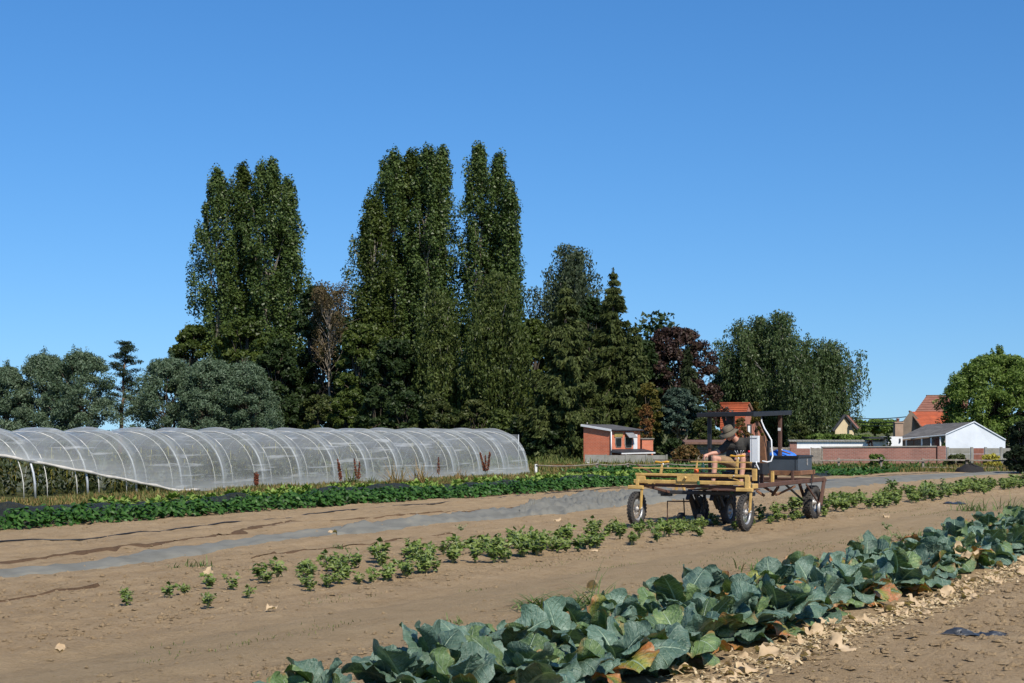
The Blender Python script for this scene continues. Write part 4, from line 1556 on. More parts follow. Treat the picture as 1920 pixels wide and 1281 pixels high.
CELM = [celery_mesh(k) for k in range(6)]
r0 = random.Random(23)
cn = 0
nl_ = [0, 0]
for rw, c0 in enumerate((-11.75, -10.75)):
    u = 10.4 if rw == 0 else 10.9
    while u < 52:
        gap = .17 if u < 19 else .25 if u < 23 else .32 if u < 30 else .42
        p = 1.0 if u > 17 else .92 if u > 12.4 else .45
        x, y = xy(u + r0.uniform(-.08, .08), c0 + r0.gauss(0, .16) + (.2 if u > 20 and r0.random() < .3 else 0) * (1 if rw == 0 else -1))
        # nothing grows where a wheel stands or the tool frame runs
        if r0.random() < p and x < .38 * y and cn < 300:
            cn += 1
            sc = (.46 + .40 * min(1, (u - 10) / 6)) * r0.uniform(.75, 1.2) * (1.0 if u < 22 else .78 if u < 30 else 1.25)
            lb = ('small celery seedling in the far line at the thin left end of the row' if u < 15 and rw == 0 else 'small celery seedling in the near line at the thin left end of the row' if u < 15 else
                  'leafy celery plant in the open row left of the machine' if u < 23 else 'celery plant standing under the weeding machine' if u < 29 else 'celery plant in the dense row right of the machine')
            gp = ('celery seedlings, far line' if u < 15 and rw == 0 else 'celery seedlings, near line' if u < 15 else 'celery plants left of the machine' if u < 23 else 'celery plants under the machine' if u < 29 else 'celery plants right of the machine')
            if u < 22:
                nl_[rw] += 1
                if nl_[rw] <= 20:
                    lb = ORD[nl_[rw] - 1] + ' celery plant from the left end of the ' + ('far' if rw == 0 else 'near') + ' line of the row'
                o = thing('celery_plant', lb, 'celery', (x, y, gz(x, y) - .015), r0.uniform(0, 6.28), gp)
                o.scale = (sc,) * 3
                for i in range(r0.randint(7, 10)):
                    link('leaf', r0.choice(CLEAF), o, (0, 0, 0), (0, r0.uniform(-.08, .28), i * 2.4), r0.uniform(.75, 1.25))
            else:
                o = link('celery_plant', r0.choice(CELM), None, (x, y, gz(x, y) - .015), (0, 0, r0.uniform(0, 6.28)), sc)
                tag(o, lb, 'celery', gp)
        u += gap * r0.uniform(.8, 1.25)


# weeds
def blade_tuft(seed, n, lmin, lmax, spread, wd, droop, name='grass_tuft', m=None, curl=1.0, e0=.35, e1=1.45):
    r = rng(seed)
    mb_v, mb_q = [], []
    for i in range(n):
        a = r.uniform(0, 6.28)
        e = r.uniform(e0, e1)
        L_ = r.uniform(lmin, lmax)
        x0, y0 = r.normal(0, spread, 2)
        p = np.array([x0, y0, 0.])
        s_ = np.array([-math.sin(a), math.cos(a), 0])
        b = len(mb_v)
        k = 5
        for j in range(k + 1):
            q = j / k
            w_ = wd * (1 - q ** 1.6) + .0006
            mb_v += [p + s_ * w_, p - s_ * w_]
            ee = e - droop * q * curl
            p = p + np.array([math.cos(a) * math.cos(ee), math.sin(a) * math.cos(ee), math.sin(ee)]) * L_ / k
        mb_q += [[b + 2 * j, b + 2 * j + 1, b + 2 * j + 3, b + 2 * j + 2] for j in range(k)]
    return np_mesh(name, mb_v, mb_q, m or M_WEED)


def put(me, px, py, label, cat, sc=1.0, rz=0.0, group=None, lift=-.005):
    p = atg(px, py)
    return tag(link(me.name.split('.')[0], me, None, (p.x, p.y, gz(p.x, p.y) + lift), (0, 0, rz), sc), label, cat, group)


big = blade_tuft(800, 150, .25, .62, .26, .008, .9, e0=.1, e1=.8)
put(big, 1090, 1140, 'large sprawling grass tuft with long blades on the track behind the cauliflowers', 'grass tuft')
put(blade_tuft(801, 80, .2, .55, .2, .007, 1.1, e0=.15, e1=.9), 1185, 1140, 'smaller grass tuft right of the largest one', 'grass tuft')
put(blade_tuft(802, 80, .25, .66, .14, .009, .9, e0=.15, e1=.75), 1010, 1142, 'flat grass tuft left of the largest one', 'grass tuft')
put(blade_tuft(803, 6, .42, .62, .05, .009, .45), 1108, 1132, 'few tall grass stems rising from the largest tuft', 'grass tuft')
put(blade_tuft(804, 90, .15, .42, .22, .009, 1.6), 1440, 1072, 'loose grass tuft on the track below the rear of the machine', 'grass tuft')
put(blade_tuft(805, 60, .2, .36, .16, .009, 1.6), 1722, 1012, 'arching grass tuft at the top edge of the cauliflower bed', 'grass tuft')
put(blade_tuft(806, 90, .2, .55, .22, .009, 1.3), 1828, 958, 'wispy grass tuft next to the dark plastic scrap', 'grass tuft')
put(blade_tuft(807, 70, .2, .6, .25, .009, 1.2), 1905, 955, 'tall grass tuft at the right edge behind the cauliflowers', 'grass tuft')
put(blade_tuft(808, 22, .05, .14, .06, .006, 1.2), 848, 1168, 'tiny grass tuft alone on the bare track', 'grass tuft')
put(blade_tuft(809, 26, .12, .26, .10, .008, 1.6), 378, 1064, 'low grass tuft above the dry curled leaf', 'grass tuft')
put(blade_tuft(810, 14, .10, .2, .08, .008, 1.7), 322, 1064, 'small grass tuft left of the low one', 'grass tuft')
put(blade_tuft(811, 30, .12, .24, .07, .008, 1.7), 640, 1027, 'small grass tuft on the thin line of damp soil', 'grass tuft')


def leafy_weed(seed, h_, n, spread, size, m=None, name='weed', stems=5):
    r = rng(seed)
    mb = MB()
    P, D = [], []
    for s_ in range(stems):
        a = r.uniform(0, 6.28)
        ln = h_ * r.uniform(.6, 1)
        tip = np.array([math.cos(a) * spread * r.uniform(.3, 1), math.sin(a) * spread * r.uniform(.3, 1), ln])
        mb.tube([(0, 0, 0), tuple(tip * np.array([.35, .35, .5])), tuple(tip)], [.006, .005, .003], 4, 1)
        for i in range(n // stems):
            q = r.uniform(.15, 1.02)
            P.append(tip * np.array([q ** 1.4, q ** 1.4, q]))
            b = r.uniform(0, 6.28)
            D.append((math.cos(b), math.sin(b), r.normal(.1, .4)))
    V, Q = big_leaves(np.array(P), np.array(D, float), r.uniform(.6, 1.2, len(P)) * size, r, .6, .55)
    mb.add(V.tolist(), Q.tolist(), 0)
    return mb.mesh(name, [m or M_WEED, M_STALK])


put(leafy_weed(820, .42, 90, .28, .15, M_WEED, 'weed', 6), 1674, 916, 'bushy dark green weed standing alone in front of the pale ground sheet', 'weed')
put(leafy_weed(821, .36, 60, .16, .05, M_WEED, 'weed', 9), 1622, 1042, 'feathery upright weed at the top edge of the cauliflower bed', 'weed')
put(leafy_weed(822, .14, 30, .12, .06), 865, 998, 'small green weed on bare soil right of the pleated sheet', 'weed')
put(leafy_weed(823, .16, 26, .10, .07), 1662, 993, 'small bright green weed on the track right of the machine', 'weed')
put(leafy_weed(824, .14, 36, .3, .06), 1690, 1014, 'flat spreading weed left of the arching grass tuft', 'weed')
for i, (px, py, lb) in enumerate(((1735, 940, 'tall weed sticking out of the dense celery row, left one'), (1765, 934, 'tall weed sticking out of the dense celery row, right one'))):
    put(leafy_weed(830 + i, .55, 80, .3, .10, None, 'weed', 7), px, py, lb, 'weed')

# docks and tall grasses along the foot of the tunnel
def dock_mesh(seed, h_, stems, spread, width):
    r = rng(seed)
    c = Crown(seed)
    mb = MB()
    for s_ in range(stems):
        a = r.uniform(0, 6.28)
        tip = np.array([math.cos(a) * spread * r.random() + spread * .6 * r.normal(), math.sin(a) * spread * .4, h_ * r.uniform(.75, 1)])
        mb.tube([(0, 0, 0), tuple(tip)], [.008, .004], 4, 1)
        for q in np.linspace(.35, 1, 12):
            c.clump(tuple(tip * q), (width * (1.3 - q), width * (1.3 - q), .06), 11, .055, .7)
    P, Nr, S_ = (np.concatenate(q) for q in (c.P, c.N, c.S))
    V, Q = leaf_cards(P, Nr, S_, .7, c.r)
    mb.add(V.tolist(), Q.tolist(), 0)
    return mb.mesh('dock_plant', [M_DOCK, M_STALK])


for px, py, h_, st, sp, lb in ((640, 913, .95, 2, .08, 'leaning red brown dock stalk left of the pale grass at the tunnel'), (672, 911, .95, 2, .12, 'red brown dock stalk right of the pale grass at the tunnel'),
                               (822, 903, .95, 1, .02, 'single thin dock stalk in front of the polytunnel'), (912, 897, 1.05, 6, .28, 'dense clump of red brown docks near the far end of the polytunnel'),
                               (480, 917, .5, 3, .10, 'low rusty dock clump at the foot of the polytunnel')):
    put(dock_mesh(int(px), h_, st, sp, .075), px, py, lb, 'dock')
for px, py, h_, lb in ((655, 912, .9, 'pale green grass clump between two docks'), (745, 908, 1.1, 'tall straw coloured grass in front of the tunnel'), (785, 906, 1.15, 'tallest tawny grass in front of the tunnel'),
                       (860, 902, .6, 'short tawny grass clump left of the dense docks'), (700, 910, .5, 'bright green weed clump at the tunnel foot')):
    put(blade_tuft(int(px), 60, h_ * .5, h_, .13, .014, .5, 'tall_grass', M_DRYGR if px in (745, 785, 860) else M_GRASS), px, py, lb, 'grass clump')


def pk_strip(r, n):
    u, c = r.uniform(17, 66, n), -31.3 + 3.2 * r.random(n) ** 1.3
    k = vnoise(u * .55, c * .9, 15) + .6 * vnoise(u * 1.7, c * 2.2, 16) > r.uniform(-.7, .5, n)
    u, c = u[k], c[k]
    return u * SR + c * CR, u * CR - c * SR


straw('dry_grass', 34000, pk_strip, .05, .22, .011, 31, M_DRYGR, 'dry yellow grass along the foot of the polytunnel', .9)
straw('grass', 30000, pk_strip, .05, .24, .012, 32, M_GRASS, 'green grass and weeds along the foot of the polytunnel', .9)


def pk_fence(r, n):
    y = r.uniform(64, 77, n)
    return (r.random(n) * .40 - .01) * y, y


straw('dry_grass', 15000, pk_fence, .10, .34, .016, 33, M_DRYGR, 'dry yellow grass along the fence and the brick wall', .9)
straw('grass', 24000, pk_fence, .10, .32, .016, 34, M_GRASS, 'green grass and weeds along the fence', .9)


def pk_far(r, n):
    y = r.uniform(72, 100, n)
    return r.uniform(-.38, .40, n) * y, y


straw('grass', 14000, pk_far, .2, .6, .03, 35, M_GRASS, 'rough grass in front of the trees and houses', .9)


# crop beds right of the tunnel and along the fence
def pk_bed2(r, n):
    u, c = r.uniform(52, 66, n), r.uniform(-30.5, -26.2, n)
    return u * SR + c * CR, u * CR - c * SR


def leaf_bed(name, n, pick, seed, m, label, zmax=.4):
    r = rng(seed)
    x, y = pick(r, n)
    P = np.stack([x, y, hgt(x, y) + zmax * r.random(n) ** .6], -1)
    D = r.normal(size=(n, 3)) * np.array([1, 1, .4])
    V, Q = big_leaves(P, D, r.uniform(.14, .26, n), r, .6, .8)
    return tag(link(name, np_mesh(name, V, Q, m)), label, kind='stuff')


leaf_bed('crop_foliage', 7000, pk_bed2, 51, M_BEAN, 'dense green crop bed right of the far end of the polytunnel', .24)
leaf_bed('crop_foliage', 5000, lambda r, n: (lambda u, c: (u * SR + c * CR, u * CR - c * SR))(r.uniform(57, 74, n), r.uniform(-22.2, -19.6, n)), 52, M_BEAN, 'low green crop bed in front of the brick wall', .12)


# tall crop inside the open end of the tunnel
def tunnel_crop(k):
    r = rng(850 + k)
    mb = MB()
    h_ = r.uniform(1.25, 1.6)
    mb.tube([(0, 0, 0), (.03, 0, h_ * .5), (0, .03, h_)], [.016, .013, .008], 5, 1)
    n = 70
    q = r.random(n)
    a = r.uniform(0, 6.28, n)
    P = np.stack([np.cos(a) * .22 * r.random(n), np.sin(a) * .22 * r.random(n), h_ * (.08 + .92 * q)], -1)
    D = np.stack([np.cos(a), np.sin(a), r.normal(-.55, .4, n)], -1)
    V, Q = big_leaves(P, D, r.uniform(.12, .26, n), r, .9, .55)
    mb.add(V.tolist(), Q.tolist(), 0)
    return mb.mesh('tomato_plant', [M_TOM, M_CORNST])


TCR = [tunnel_crop(k) for k in range(5)]
r0 = random.Random(31)
u = 18.6
while u < 50:
    for rw, c in enumerate((-32.6, -33.5, -34.5)):
        if r0.random() < (.95 if u < 40 else .45):
            x, y = xy(u + r0.uniform(-.15, .15), c + r0.uniform(-.15, .15))
            o = link('tomato_plant', r0.choice(TCR), None, (x, y, 0), (r0.uniform(-.08, .08), r0.uniform(-.08, .08), r0.uniform(0, 6.28)), r0.uniform(.75, .98))
            tag(o, ('tall withering crop plant in the front row of the open polytunnel' if rw == 0 else 'tall crop plant deeper inside the polytunnel'), 'tall crop plant', ('crop plants in the front row of the tunnel' if rw == 0 else 'crop plants deep in the tunnel'))
    u += .62
# ---------------------------------------------------------------- buildings, walls and fences
M_BRK_O = brick('orange brick', (0.60, 0.140, 0.060), (0.68, 0.185, 0.085), (0.56, 0.36, 0.25))
M_BRK_R = brick('weathered red brick', (0.21, 0.085, 0.060), (0.29, 0.130, 0.095), (0.30, 0.24, 0.20))
M_WHITE = solid('white paint', (0.72, 0.72, 0.70), .55, .08, 3)
M_WHWALL = solid('limewashed wall', (0.58, 0.62, 0.66), .8, .10, .9, bump=.2, bscale=12)
M_CONC = solid('weathered concrete', (0.27, 0.26, 0.23), .9, .35, 2.2, bump=.4, bscale=18, col2=(0.19, 0.185, 0.15))
M_ROOFG = solid('grey corrugated roof', (0.085, 0.082, 0.080), .8, .4, 2.5, bump=.3, bscale=10)
M_DARKF = solid('dark roofing felt', (0.030, 0.032, 0.035), .65, .4, 4)
M_TILE = solid('orange roof tile', (0.44, 0.105, 0.040), .75, .3, 2.4, col2=(0.30, 0.075, 0.035))
M_TILEB = solid('brown red roof tile', (0.27, 0.125, 0.085), .8, .3, 2.0)
M_CREAM = solid('cream render', (0.55, 0.45, 0.28), .85, .12, 2)
M_TAUPE = solid('taupe render', (0.21, 0.165, 0.125), .85, .15, 2)
M_BEIGE = solid('beige chimney render', (0.36, 0.25, 0.17), .85, .2, 2)
M_DGLASS = solid('dark window glass', (0.018, 0.022, 0.026), .12, .3, 2, spec=.6)
M_WOODG = solid('weathered grey wood', (0.235, 0.20, 0.16), .85, .35, 7, bump=.4)
M_WOODB = solid('brown wood', (0.16, 0.085, 0.055), .8, .35, 6, bump=.3)
M_AWN = solid('grey awning cloth', (0.22, 0.22, 0.22), .8, .2, 4)
M_SIGNY = solid('faded yellow board', (0.36, 0.27, 0.09), .75, .45, 5)
M_ROSE = solid('rose brown render', (0.30, 0.125, 0.085), .85, .15, 2)
M_HEAP = solid('black soil heap', (0.018, 0.016, 0.015), .95, .3, 9, bump=.8)
M_REDOX = solid('dull red board', (0.22, 0.085, 0.055), .8, .3, 4)
M_CABLE = solid('black cable', (0.02, 0.02, 0.022), .5)


def wall_mesh(quads, mats, th=None, uvs=True):
    """quads: lists of corners; UV in metres from the first corner (along, up)"""
    V, Fc, UVs, MI = [], [], [], []
    for q, mi in quads:
        b = len(V)
        q = [Vector(p) for p in q]
        o = q[0]
        ax = (q[1] - q[0]).normalized()
        nrm = ax.cross(q[-1] - q[0]).normalized()
        ay = nrm.cross(ax)
        V += [tuple(p) for p in q]
        UVs += [((p - o).dot(ax), (p - o).dot(ay)) for p in q]
        Fc.append(list(range(b, b + len(q))))
        MI.append(mi)
    me = bpy.data.meshes.new('wall')
    me.from_pydata(V, [], Fc)
    for m in mats: me.materials.append(m)
    me.polygons.foreach_set('material_index', MI)
    l = me.uv_layers.new(name='UVMap')
    k = 0
    for p in me.polygons:
        for v in p.vertices:
            l.data[k].uv = UVs[v]
            k += 1
    me.update()
    return me


def P3(px, py, D):
    v = far(px, py, D)
    return v


# --- brick shed with two windows. local frame: corner nearest the viewer is the origin
D0 = 79.0
cx0 = (1146 - 960) / F * D0
shed = thing('brick_shed', 'orange brick shed with two awninged windows behind the concrete wall', 'shed', (cx0, D0, 0), 0)
m_px = D0 / F                                     # metres per photograph pixel here
eave = EYE + 2 * m_px
rid = EYE + 11 * m_px
la = Vector((-.80, .60, 0)) * 1.85                # gable side runs back to the left
ra = Vector((.60, .80, 0)) * 3.05                 # window side runs back to the right
O3 = Vector((0, 0, 0))
E3 = Vector((0, 0, eave))
lt = la + Vector((0, 0, rid))
quads = [([la, O3, E3, lt], 0), ([O3, ra, ra + E3, E3], 0), ([la + ra, la, lt, lt + ra], 0), ([ra, ra + la, ra + lt, ra + E3], 0)]
link('wall', wall_mesh(quads, [M_BRK_O]), shed)
ro = MB()
up = Vector((0, 0, .03))
ov = (ra.normalized() * .1)
ol = la.normalized() * .1
f_ = -la.normalized() * .14 - Vector((0, 0, .03))
c4 = [E3 + f_ - ov, E3 + ra + f_ + ov, lt + ra + ol + ov, lt + ol - ov]
ro.hexa([p + Vector((0, 0, .012)) for p in c4] + [p + up + Vector((0, 0, .012)) for p in c4])
ro.build('roof', M_ROOFG, shed)
vb = MB().bar(E3 - ov * 1.25 + f_ * .6 + Vector((0, 0, -.01)), lt + ol - ov * 1.25 + Vector((0, 0, -.01)), .03, .12)
vb.build('verge_board', M_WHITE, shed)
MB().bar(E3 + f_ * 1.15, E3 + ra + f_ * 1.15 + ov, .06, .06).build('gutter', M_DARKF, shed)
MB().tube([Vector((0, -.05, eave - .05)), Vector((0, -.05, .35))], .035, 6).build('downpipe', M_WHITE, shed)
MB().tube([lt + ra * .12 + Vector((0, 0, 0)), lt + ra * .12 + Vector((0, 0, .16))], .035, 6).build('vent_pipe', M_CONC, shed)
rn = Vector((ra.y, -ra.x, 0)).normalized()         # outward normal of the window side
if rn.y > 0: rn = -rn
ru = ra.normalized()


def on_side(s, z, out=0.0):
    return ru * s + rn * out + Vector((0, 0, z))


for k, (s0, s1, z0, z1) in enumerate(((.38, 1.02, .95, 1.50), (1.36, 2.12, .90, 1.52))):
    w_ = MB()
    rc = .10
    pts = [on_side(s0 + rc, z0, .004), on_side(s1 - rc * .5, z0, .004), on_side(s1, z0 + rc * .6, .004), on_side(s1, z1, .004), on_side(s0, z1, .004), on_side(s0, z0 + rc * 1.8, .004)]
    w_.prism(pts, rn * .03)
    wo_ = w_.build('window', M_CONC, shed)
    g_ = MB()
    cc = sum(pts, Vector()) / len(pts)
    g_.prism([cc + (p - cc) * .86 + rn * .032 for p in pts], rn * .008)
    g_.build('pane', M_DGLASS, wo_)
MB().prism([on_side(.30, 1.52, .012), on_side(1.14, 1.52, .012), on_side(1.14, 1.76, .012), on_side(.30, 1.76, .012)], rn * .03).build('sign_board', M_SIGNY, shed)
MB().hexa([on_side(1.32, 1.48, .38), on_side(2.18, 1.48, .38), on_side(2.18, 1.46, .36), on_side(1.32, 1.46, .36),
           on_side(1.34, 1.80, .05), on_side(2.14, 1.80, .05), on_side(2.14, 1.78, .03), on_side(1.34, 1.78, .03)]).build('awning', M_AWN, shed)
MB().prism([on_side(2.26, .72, .012), on_side(2.66, .72, .012), on_side(2.66, 1.66, .012), on_side(2.26, 1.66, .012)], rn * .04).build('door', M_WHITE, shed)
# lean-to along the foot of the window side
le = MB()
le.hexa([on_side(-.12, .60, .75), on_side(3.4, .60, .75), on_side(3.4, .66, .02), on_side(-.12, .66, .02),
         on_side(-.12, .68, .75), on_side(3.4, .68, .75), on_side(3.3, .84, .02), on_side(-.02, .84, .02)])
le.build('lean_to_roof', M_DARKF, shed)
MB().prism([on_side(-.14, .57, .76), on_side(3.42, .57, .76), on_side(3.42, .64, .76), on_side(-.14, .64, .76)], rn * .03).build('fascia', M_WHITE, shed)
link('lean_to_wall', wall_mesh([([on_side(0, 0, .6), on_side(3.3, 0, .6), on_side(3.3, .598, .6), on_side(0, .598, .6)], 0)], [M_BRK_O]), shed)
a_, b_ = on_side(3.08, 0, .1), on_side(4.3, 0, .1)
bk = -rn * 1.4
zt = EYE - 16 * m_px
link('annex_wall', wall_mesh([([a_, b_, b_ + Vector((0, 0, zt)), a_ + Vector((0, 0, zt))], 0), ([b_, b_ + bk, b_ + bk + Vector((0, 0, zt)), b_ + Vector((0, 0, zt))], 0)], [M_BRK_O]), shed)
e1 = ru * .06
MB().hexa([a_ - e1 + rn * .06 + Vector((0, 0, zt)), b_ + e1 + rn * .06 + Vector((0, 0, zt)), b_ + e1 + bk + Vector((0, 0, zt)), a_ - e1 + bk + Vector((0, 0, zt)),
           a_ - e1 + rn * .06 + Vector((0, 0, zt + .05)), b_ + e1 + rn * .06 + Vector((0, 0, zt + .05)), b_ + e1 + bk + Vector((0, 0, zt + .05)), a_ - e1 + bk + Vector((0, 0, zt + .05))]).build('annex_coping', M_CONC, shed)

# --- concrete panel wall in front of the shed
D1 = 76.5
cw = thing('concrete_wall', 'low grey concrete panel wall in front of the brick shed', 'wall', (far(1098, 808, D1).x, D1, 0))
pw = 38 / F * D1
htp = EYE - 45 / F * D1
for i in range(4):
    MB().box(i * pw + .03, (i + 1) * pw - .03, -.03, .03, 0, htp - .02 * (i % 2)).build('panel', M_CONC, cw)
for i in range(5):
    MB().box(i * pw - .045, i * pw + .045, -.06, .05, 0, htp + .02).build('post', M_CONC, cw)
MB().box(-.05, .30, -.5, -.12, -.05, .18).build('foot_block', M_WHITE, cw)

# --- post and rail fence along the field
D2 = 67.0
fr = thing('post_and_rail_fence', 'low wooden post and rail fence in front of the brick wall', 'fence', (far(1492, 808, D2).x, D2, 0))
x0 = fr.location.x
pxs = [1492, 1572, 1652, 1731, 1812, 1901, 1990]
for i, px in enumerate(pxs):
    hh_ = EYE - (858.5 - 808) / F * D2 + .03 * ((i * 7) % 3 - 1)
    x = (px - 960) / F * D2 - x0
    MB().bar((x, 0, -.1), (x + .02 * ((i * 5) % 3 - 1), 0, hh_), .10, .10).build('post', M_WOODG, fr)
for i in range(len(pxs) - 1):
    xa, xb = [(p - 960) / F * D2 - x0 for p in pxs[i:i + 2]]
    z_ = EYE - (863 - 808) / F * D2
    MB().bar((xa - .1, -.09, z_ + .02 * (i % 2)), (xb + .1, -.09, z_ - .03 * ((i + 1) % 2)), .05, .07).build('rail', M_WOODG, fr)
    if i >= 3:
        MB().bar((xa - .1, -.09, z_ - .34), (xb + .1, -.09, z_ - .36), .05, .06).build('rail', M_WOODG, fr)

D3 = 63.0
fl_ = thing('rope_fence', 'low fence of short posts with a sagging rail right of the polytunnel', 'fence', (far(1005, 808, D3).x, D3, 0))
x0 = fl_.location.x
pxs = [1005, 1119, 1177, 1252, 1340]
tops = []
for i, px in enumerate(pxs):
    hh_ = EYE - (868 - 808) / F * D3 + (.0 if i else -.06)
    x = (px - 960) / F * D3 - x0
    MB().bar((x, 0, -.1), (x, 0, hh_), .11, .11).build('post', M_WOODG if i else M_WHITE, fl_)
    tops.append((x, hh_))
for (xa, za), (xb, zb) in zip(tops[:-1], tops[1:]):
    k = 6
    MB().tube([(xa + (xb - xa) * i / k, -.07, za - .05 + (zb - za) * i / k - .06 * math.sin(math.pi * i / k)) for i in range(k + 1)], .028, 6).build('rail', M_WOODG, fl_)

# --- brick garden wall with gate
D4 = 74.0
gw = thing('brick_garden_wall', 'long weathered red brick wall with a grey plank gate', 'wall', (far(1480, 808, D4).x, D4, 0))
xx = lambda px: (px - 960) / F * D4 - gw.location.x
zz = lambda py: EYE + (808 - py) / F * D4


def wall_block(name, px0, px1, py, mat_, dy=.2, y0=0.0, parent=gw, tilt=0.0):
    x0_, x1_, z0_, z1_ = xx(px0), xx(px1), zz(py), zz(py - tilt)
    q = [([(x0_, y0, 0), (x1_, y0, 0), (x1_, y0, z1_), (x0_, y0, z0_)], 0), ([(x1_, y0, 0), (x1_, y0 + dy, 0), (x1_, y0 + dy, z1_), (x1_, y0, z1_)], 0),
         ([(x0_, y0 + dy, 0), (x0_, y0, 0), (x0_, y0, z0_), (x0_, y0 + dy, z0_)], 0), ([(x1_, y0 + dy, 0), (x0_, y0 + dy, 0), (x0_, y0 + dy, z0_), (x1_, y0 + dy, z1_)], 0),
         ([(x0_, y0, z0_), (x1_, y0, z1_), (x1_, y0 + dy, z1_), (x0_, y0 + dy, z0_)], 0)]
    return link(name, wall_mesh(q, [mat_]), parent)


wall_block('wall_section', 1543, 1755, 839.5, M_BRK_R, tilt=1.5)
wall_block('wall_section', 1482, 1519, 841, M_BRK_R)
wall_block('pier', 1757, 1773, 836.5, M_BRK_R, .34, -.08)
MB().hexa([(xx(1541), -.05, zz(839.3)), (xx(1756), -.05, zz(837.8)), (xx(1756), .25, zz(837.8)), (xx(1541), .25, zz(839.3)),
           (xx(1541), -.05, zz(837.5)), (xx(1756), -.05, zz(836)), (xx(1756), .25, zz(836)), (xx(1541), .25, zz(837.5))]).build('coping', M_CONC, gw)
gate = MB().box(xx(1520), xx(1522), -.02, .05, 0, zz(839)).box(xx(1541), xx(1543), -.02, .05, 0, zz(839)).build('gate', M_WOODG, gw)
for i in range(4):
    a_, b_ = 1522.3 + i * 4.7, 1522.3 + i * 4.7 + 4.4
    MB().box(xx(a_), xx(b_), .0, .03, .03, zz(840 + .5 * (i % 2))).build('plank', M_WOODG, gate)

wb = thing('white_outbuilding_wall', 'long white wall with a row of grey coping tiles behind the brick wall', 'wall', (far(1480, 808, 82).x, 82, 0))
D5 = 82.0
xx = lambda px: (px - 960) / F * D5 - wb.location.x
zz = lambda py: EYE + (808 - py) / F * D5
wall_block('brick_end', 1481, 1494, 828, M_BRK_R, .3, 0, wb)
MB().box(xx(1494.2), xx(1668), .0, .3, 0, zz(828)).build('wall', M_WHITE, wb)
for i in range(38):
    a_ = 1479 + i * 5
    MB().hexa([(xx(a_ + .2), -.12, zz(828.3)), (xx(a_ + 4.8), -.12, zz(828.3)), (xx(a_ + 4.8), .4, zz(827.8)), (xx(a_ + .2), .4, zz(827.8)),
               (xx(a_ + .2), -.12, zz(826.4 - .5 * (i % 2))), (xx(a_ + 4.8), -.12, zz(826.4 - .5 * (i % 3 == 0))), (xx(a_ + 4.8), .4, zz(824.8)), (xx(a_ + .2), .4, zz(824.8))]).build('coping_tile', M_CONC, wb)

# --- grey-roofed white building with a gable. gable faces the viewer on the right
D6 = 80.0
gb = thing('white_gabled_building', 'low white building with a big pale gable and a grey roof', 'building', (far(1773, 808, D6).x, D6, 0))
p = lambda px, py, D: far(px, py, D) - Vector((gb.location.x, gb.location.y, 0))
gl, gr, ga = p(1773, 815.5, D6), p(1885, 826, D6 + 1.5), p(1826, 793, D6 + .8)
fl0 = lambda v: Vector((v.x, v.y, 0))
back = Vector((-.78, 1.0, 0)).normalized() * 6.0
bl = p(1683, 823.5, D6 + 2.6)                       # left end of the front eave
rl = p(1737, 797.5, D6 + 5.6)                       # left end of the ridge
MB().add([fl0(gl), fl0(gr), gr, ga, gl], [(0, 1, 2, 3, 4)]).build('gable_wall', M_WHWALL, gb)
rf = MB()
nR = 26
for i in range(nR):                                 # corrugated sheets, each its own ridge
    t0, t1 = i / nR, (i + .55) / nR
    a0, a1 = gl.lerp(bl, t0), gl.lerp(bl, t1)
    b0, b1 = ga.lerp(rl, t0), ga.lerp(rl, t1)
    a2, b2 = gl.lerp(bl, (i + 1) / nR), ga.lerp(rl, (i + 1) / nR)
    dn = Vector((0, 0, .03))
    rf.poly([a0 + dn, a1 + dn * 2.2, b1 + dn * 2.2, b0 + dn]).poly([a1 + dn * 2.2, a2 + dn, b2 + dn, b1 + dn * 2.2])
rb = p(1795, 826, D6 + 8)
rf.poly([ga + Vector((0, 0, .03)), rl + Vector((0, 0, .03)), rl + Vector((5.5, 3, -1.2)), gr + Vector((.2, 0, .02))])
rfo = rf.build('roof', M_ROOFG, gb)
sl_ = MB()
sl_.bar(gl + Vector((0, -.06, .0)), bl + Vector((0, -.06, .0)), .08, .06)
sl_.build('gutter', M_WHITE, gb)
vg = MB().bar(gl + Vector((0, -.05, .04)), ga + Vector((0, -.05, .06)), .05, .06).bar(ga + Vector((0, -.05, .06)), gr + Vector((0, -.05, .04)), .05, .06)
vg.build('verge_board', M_WHWALL, gb)
fr0, fr1 = gl + Vector((-.15, .25, 0)), bl + Vector((.1, .25, 0))
MB().add([fl0(fr0), fl0(fr1), fr1 - Vector((0, 0, .1)), fr0 - Vector((0, 0, .1))], [(3, 2, 1, 0)]).build('front_wall', M_WOODB, gb)
for i, (t0, t1) in enumerate(((.06, .22), (.27, .44), (.47, .62), (.65, .80), (.83, .96))):
    a_, b_ = fr0.lerp(fr1, t0), fr0.lerp(fr1, t1)
    o_ = Vector((0, -.03, 0))
    w_ = MB().hexa([Vector((a_.x, a_.y, .75)) + o_, Vector((b_.x, b_.y, .75)) + o_, Vector((b_.x, b_.y + .02, .75)), Vector((a_.x, a_.y + .02, .75)),
                    Vector((a_.x, a_.y, a_.z - .18)) + o_, Vector((b_.x, b_.y, b_.z - .18)) + o_, Vector((b_.x, b_.y + .02, b_.z - .18)), Vector((a_.x, a_.y + .02, a_.z - .18))]).build('window', M_DGLASS, gb)
for t0 in (.035, .245, .455, .815):
    a_ = fr0.lerp(fr1, t0) + Vector((0, -.06, 0))
    MB().bar((a_.x, a_.y, 0), (a_.x, a_.y, a_.z - .1), .08, .06).build('post', M_WHITE, gb)
kb = p(1672, 826, D6 + 1.5)
MB().box(kb.x - .35, kb.x + .45, kb.y - .6, kb.y + 1.2, 0, EYE - 11 / F * D6).build('side_block', M_WHITE, gb)
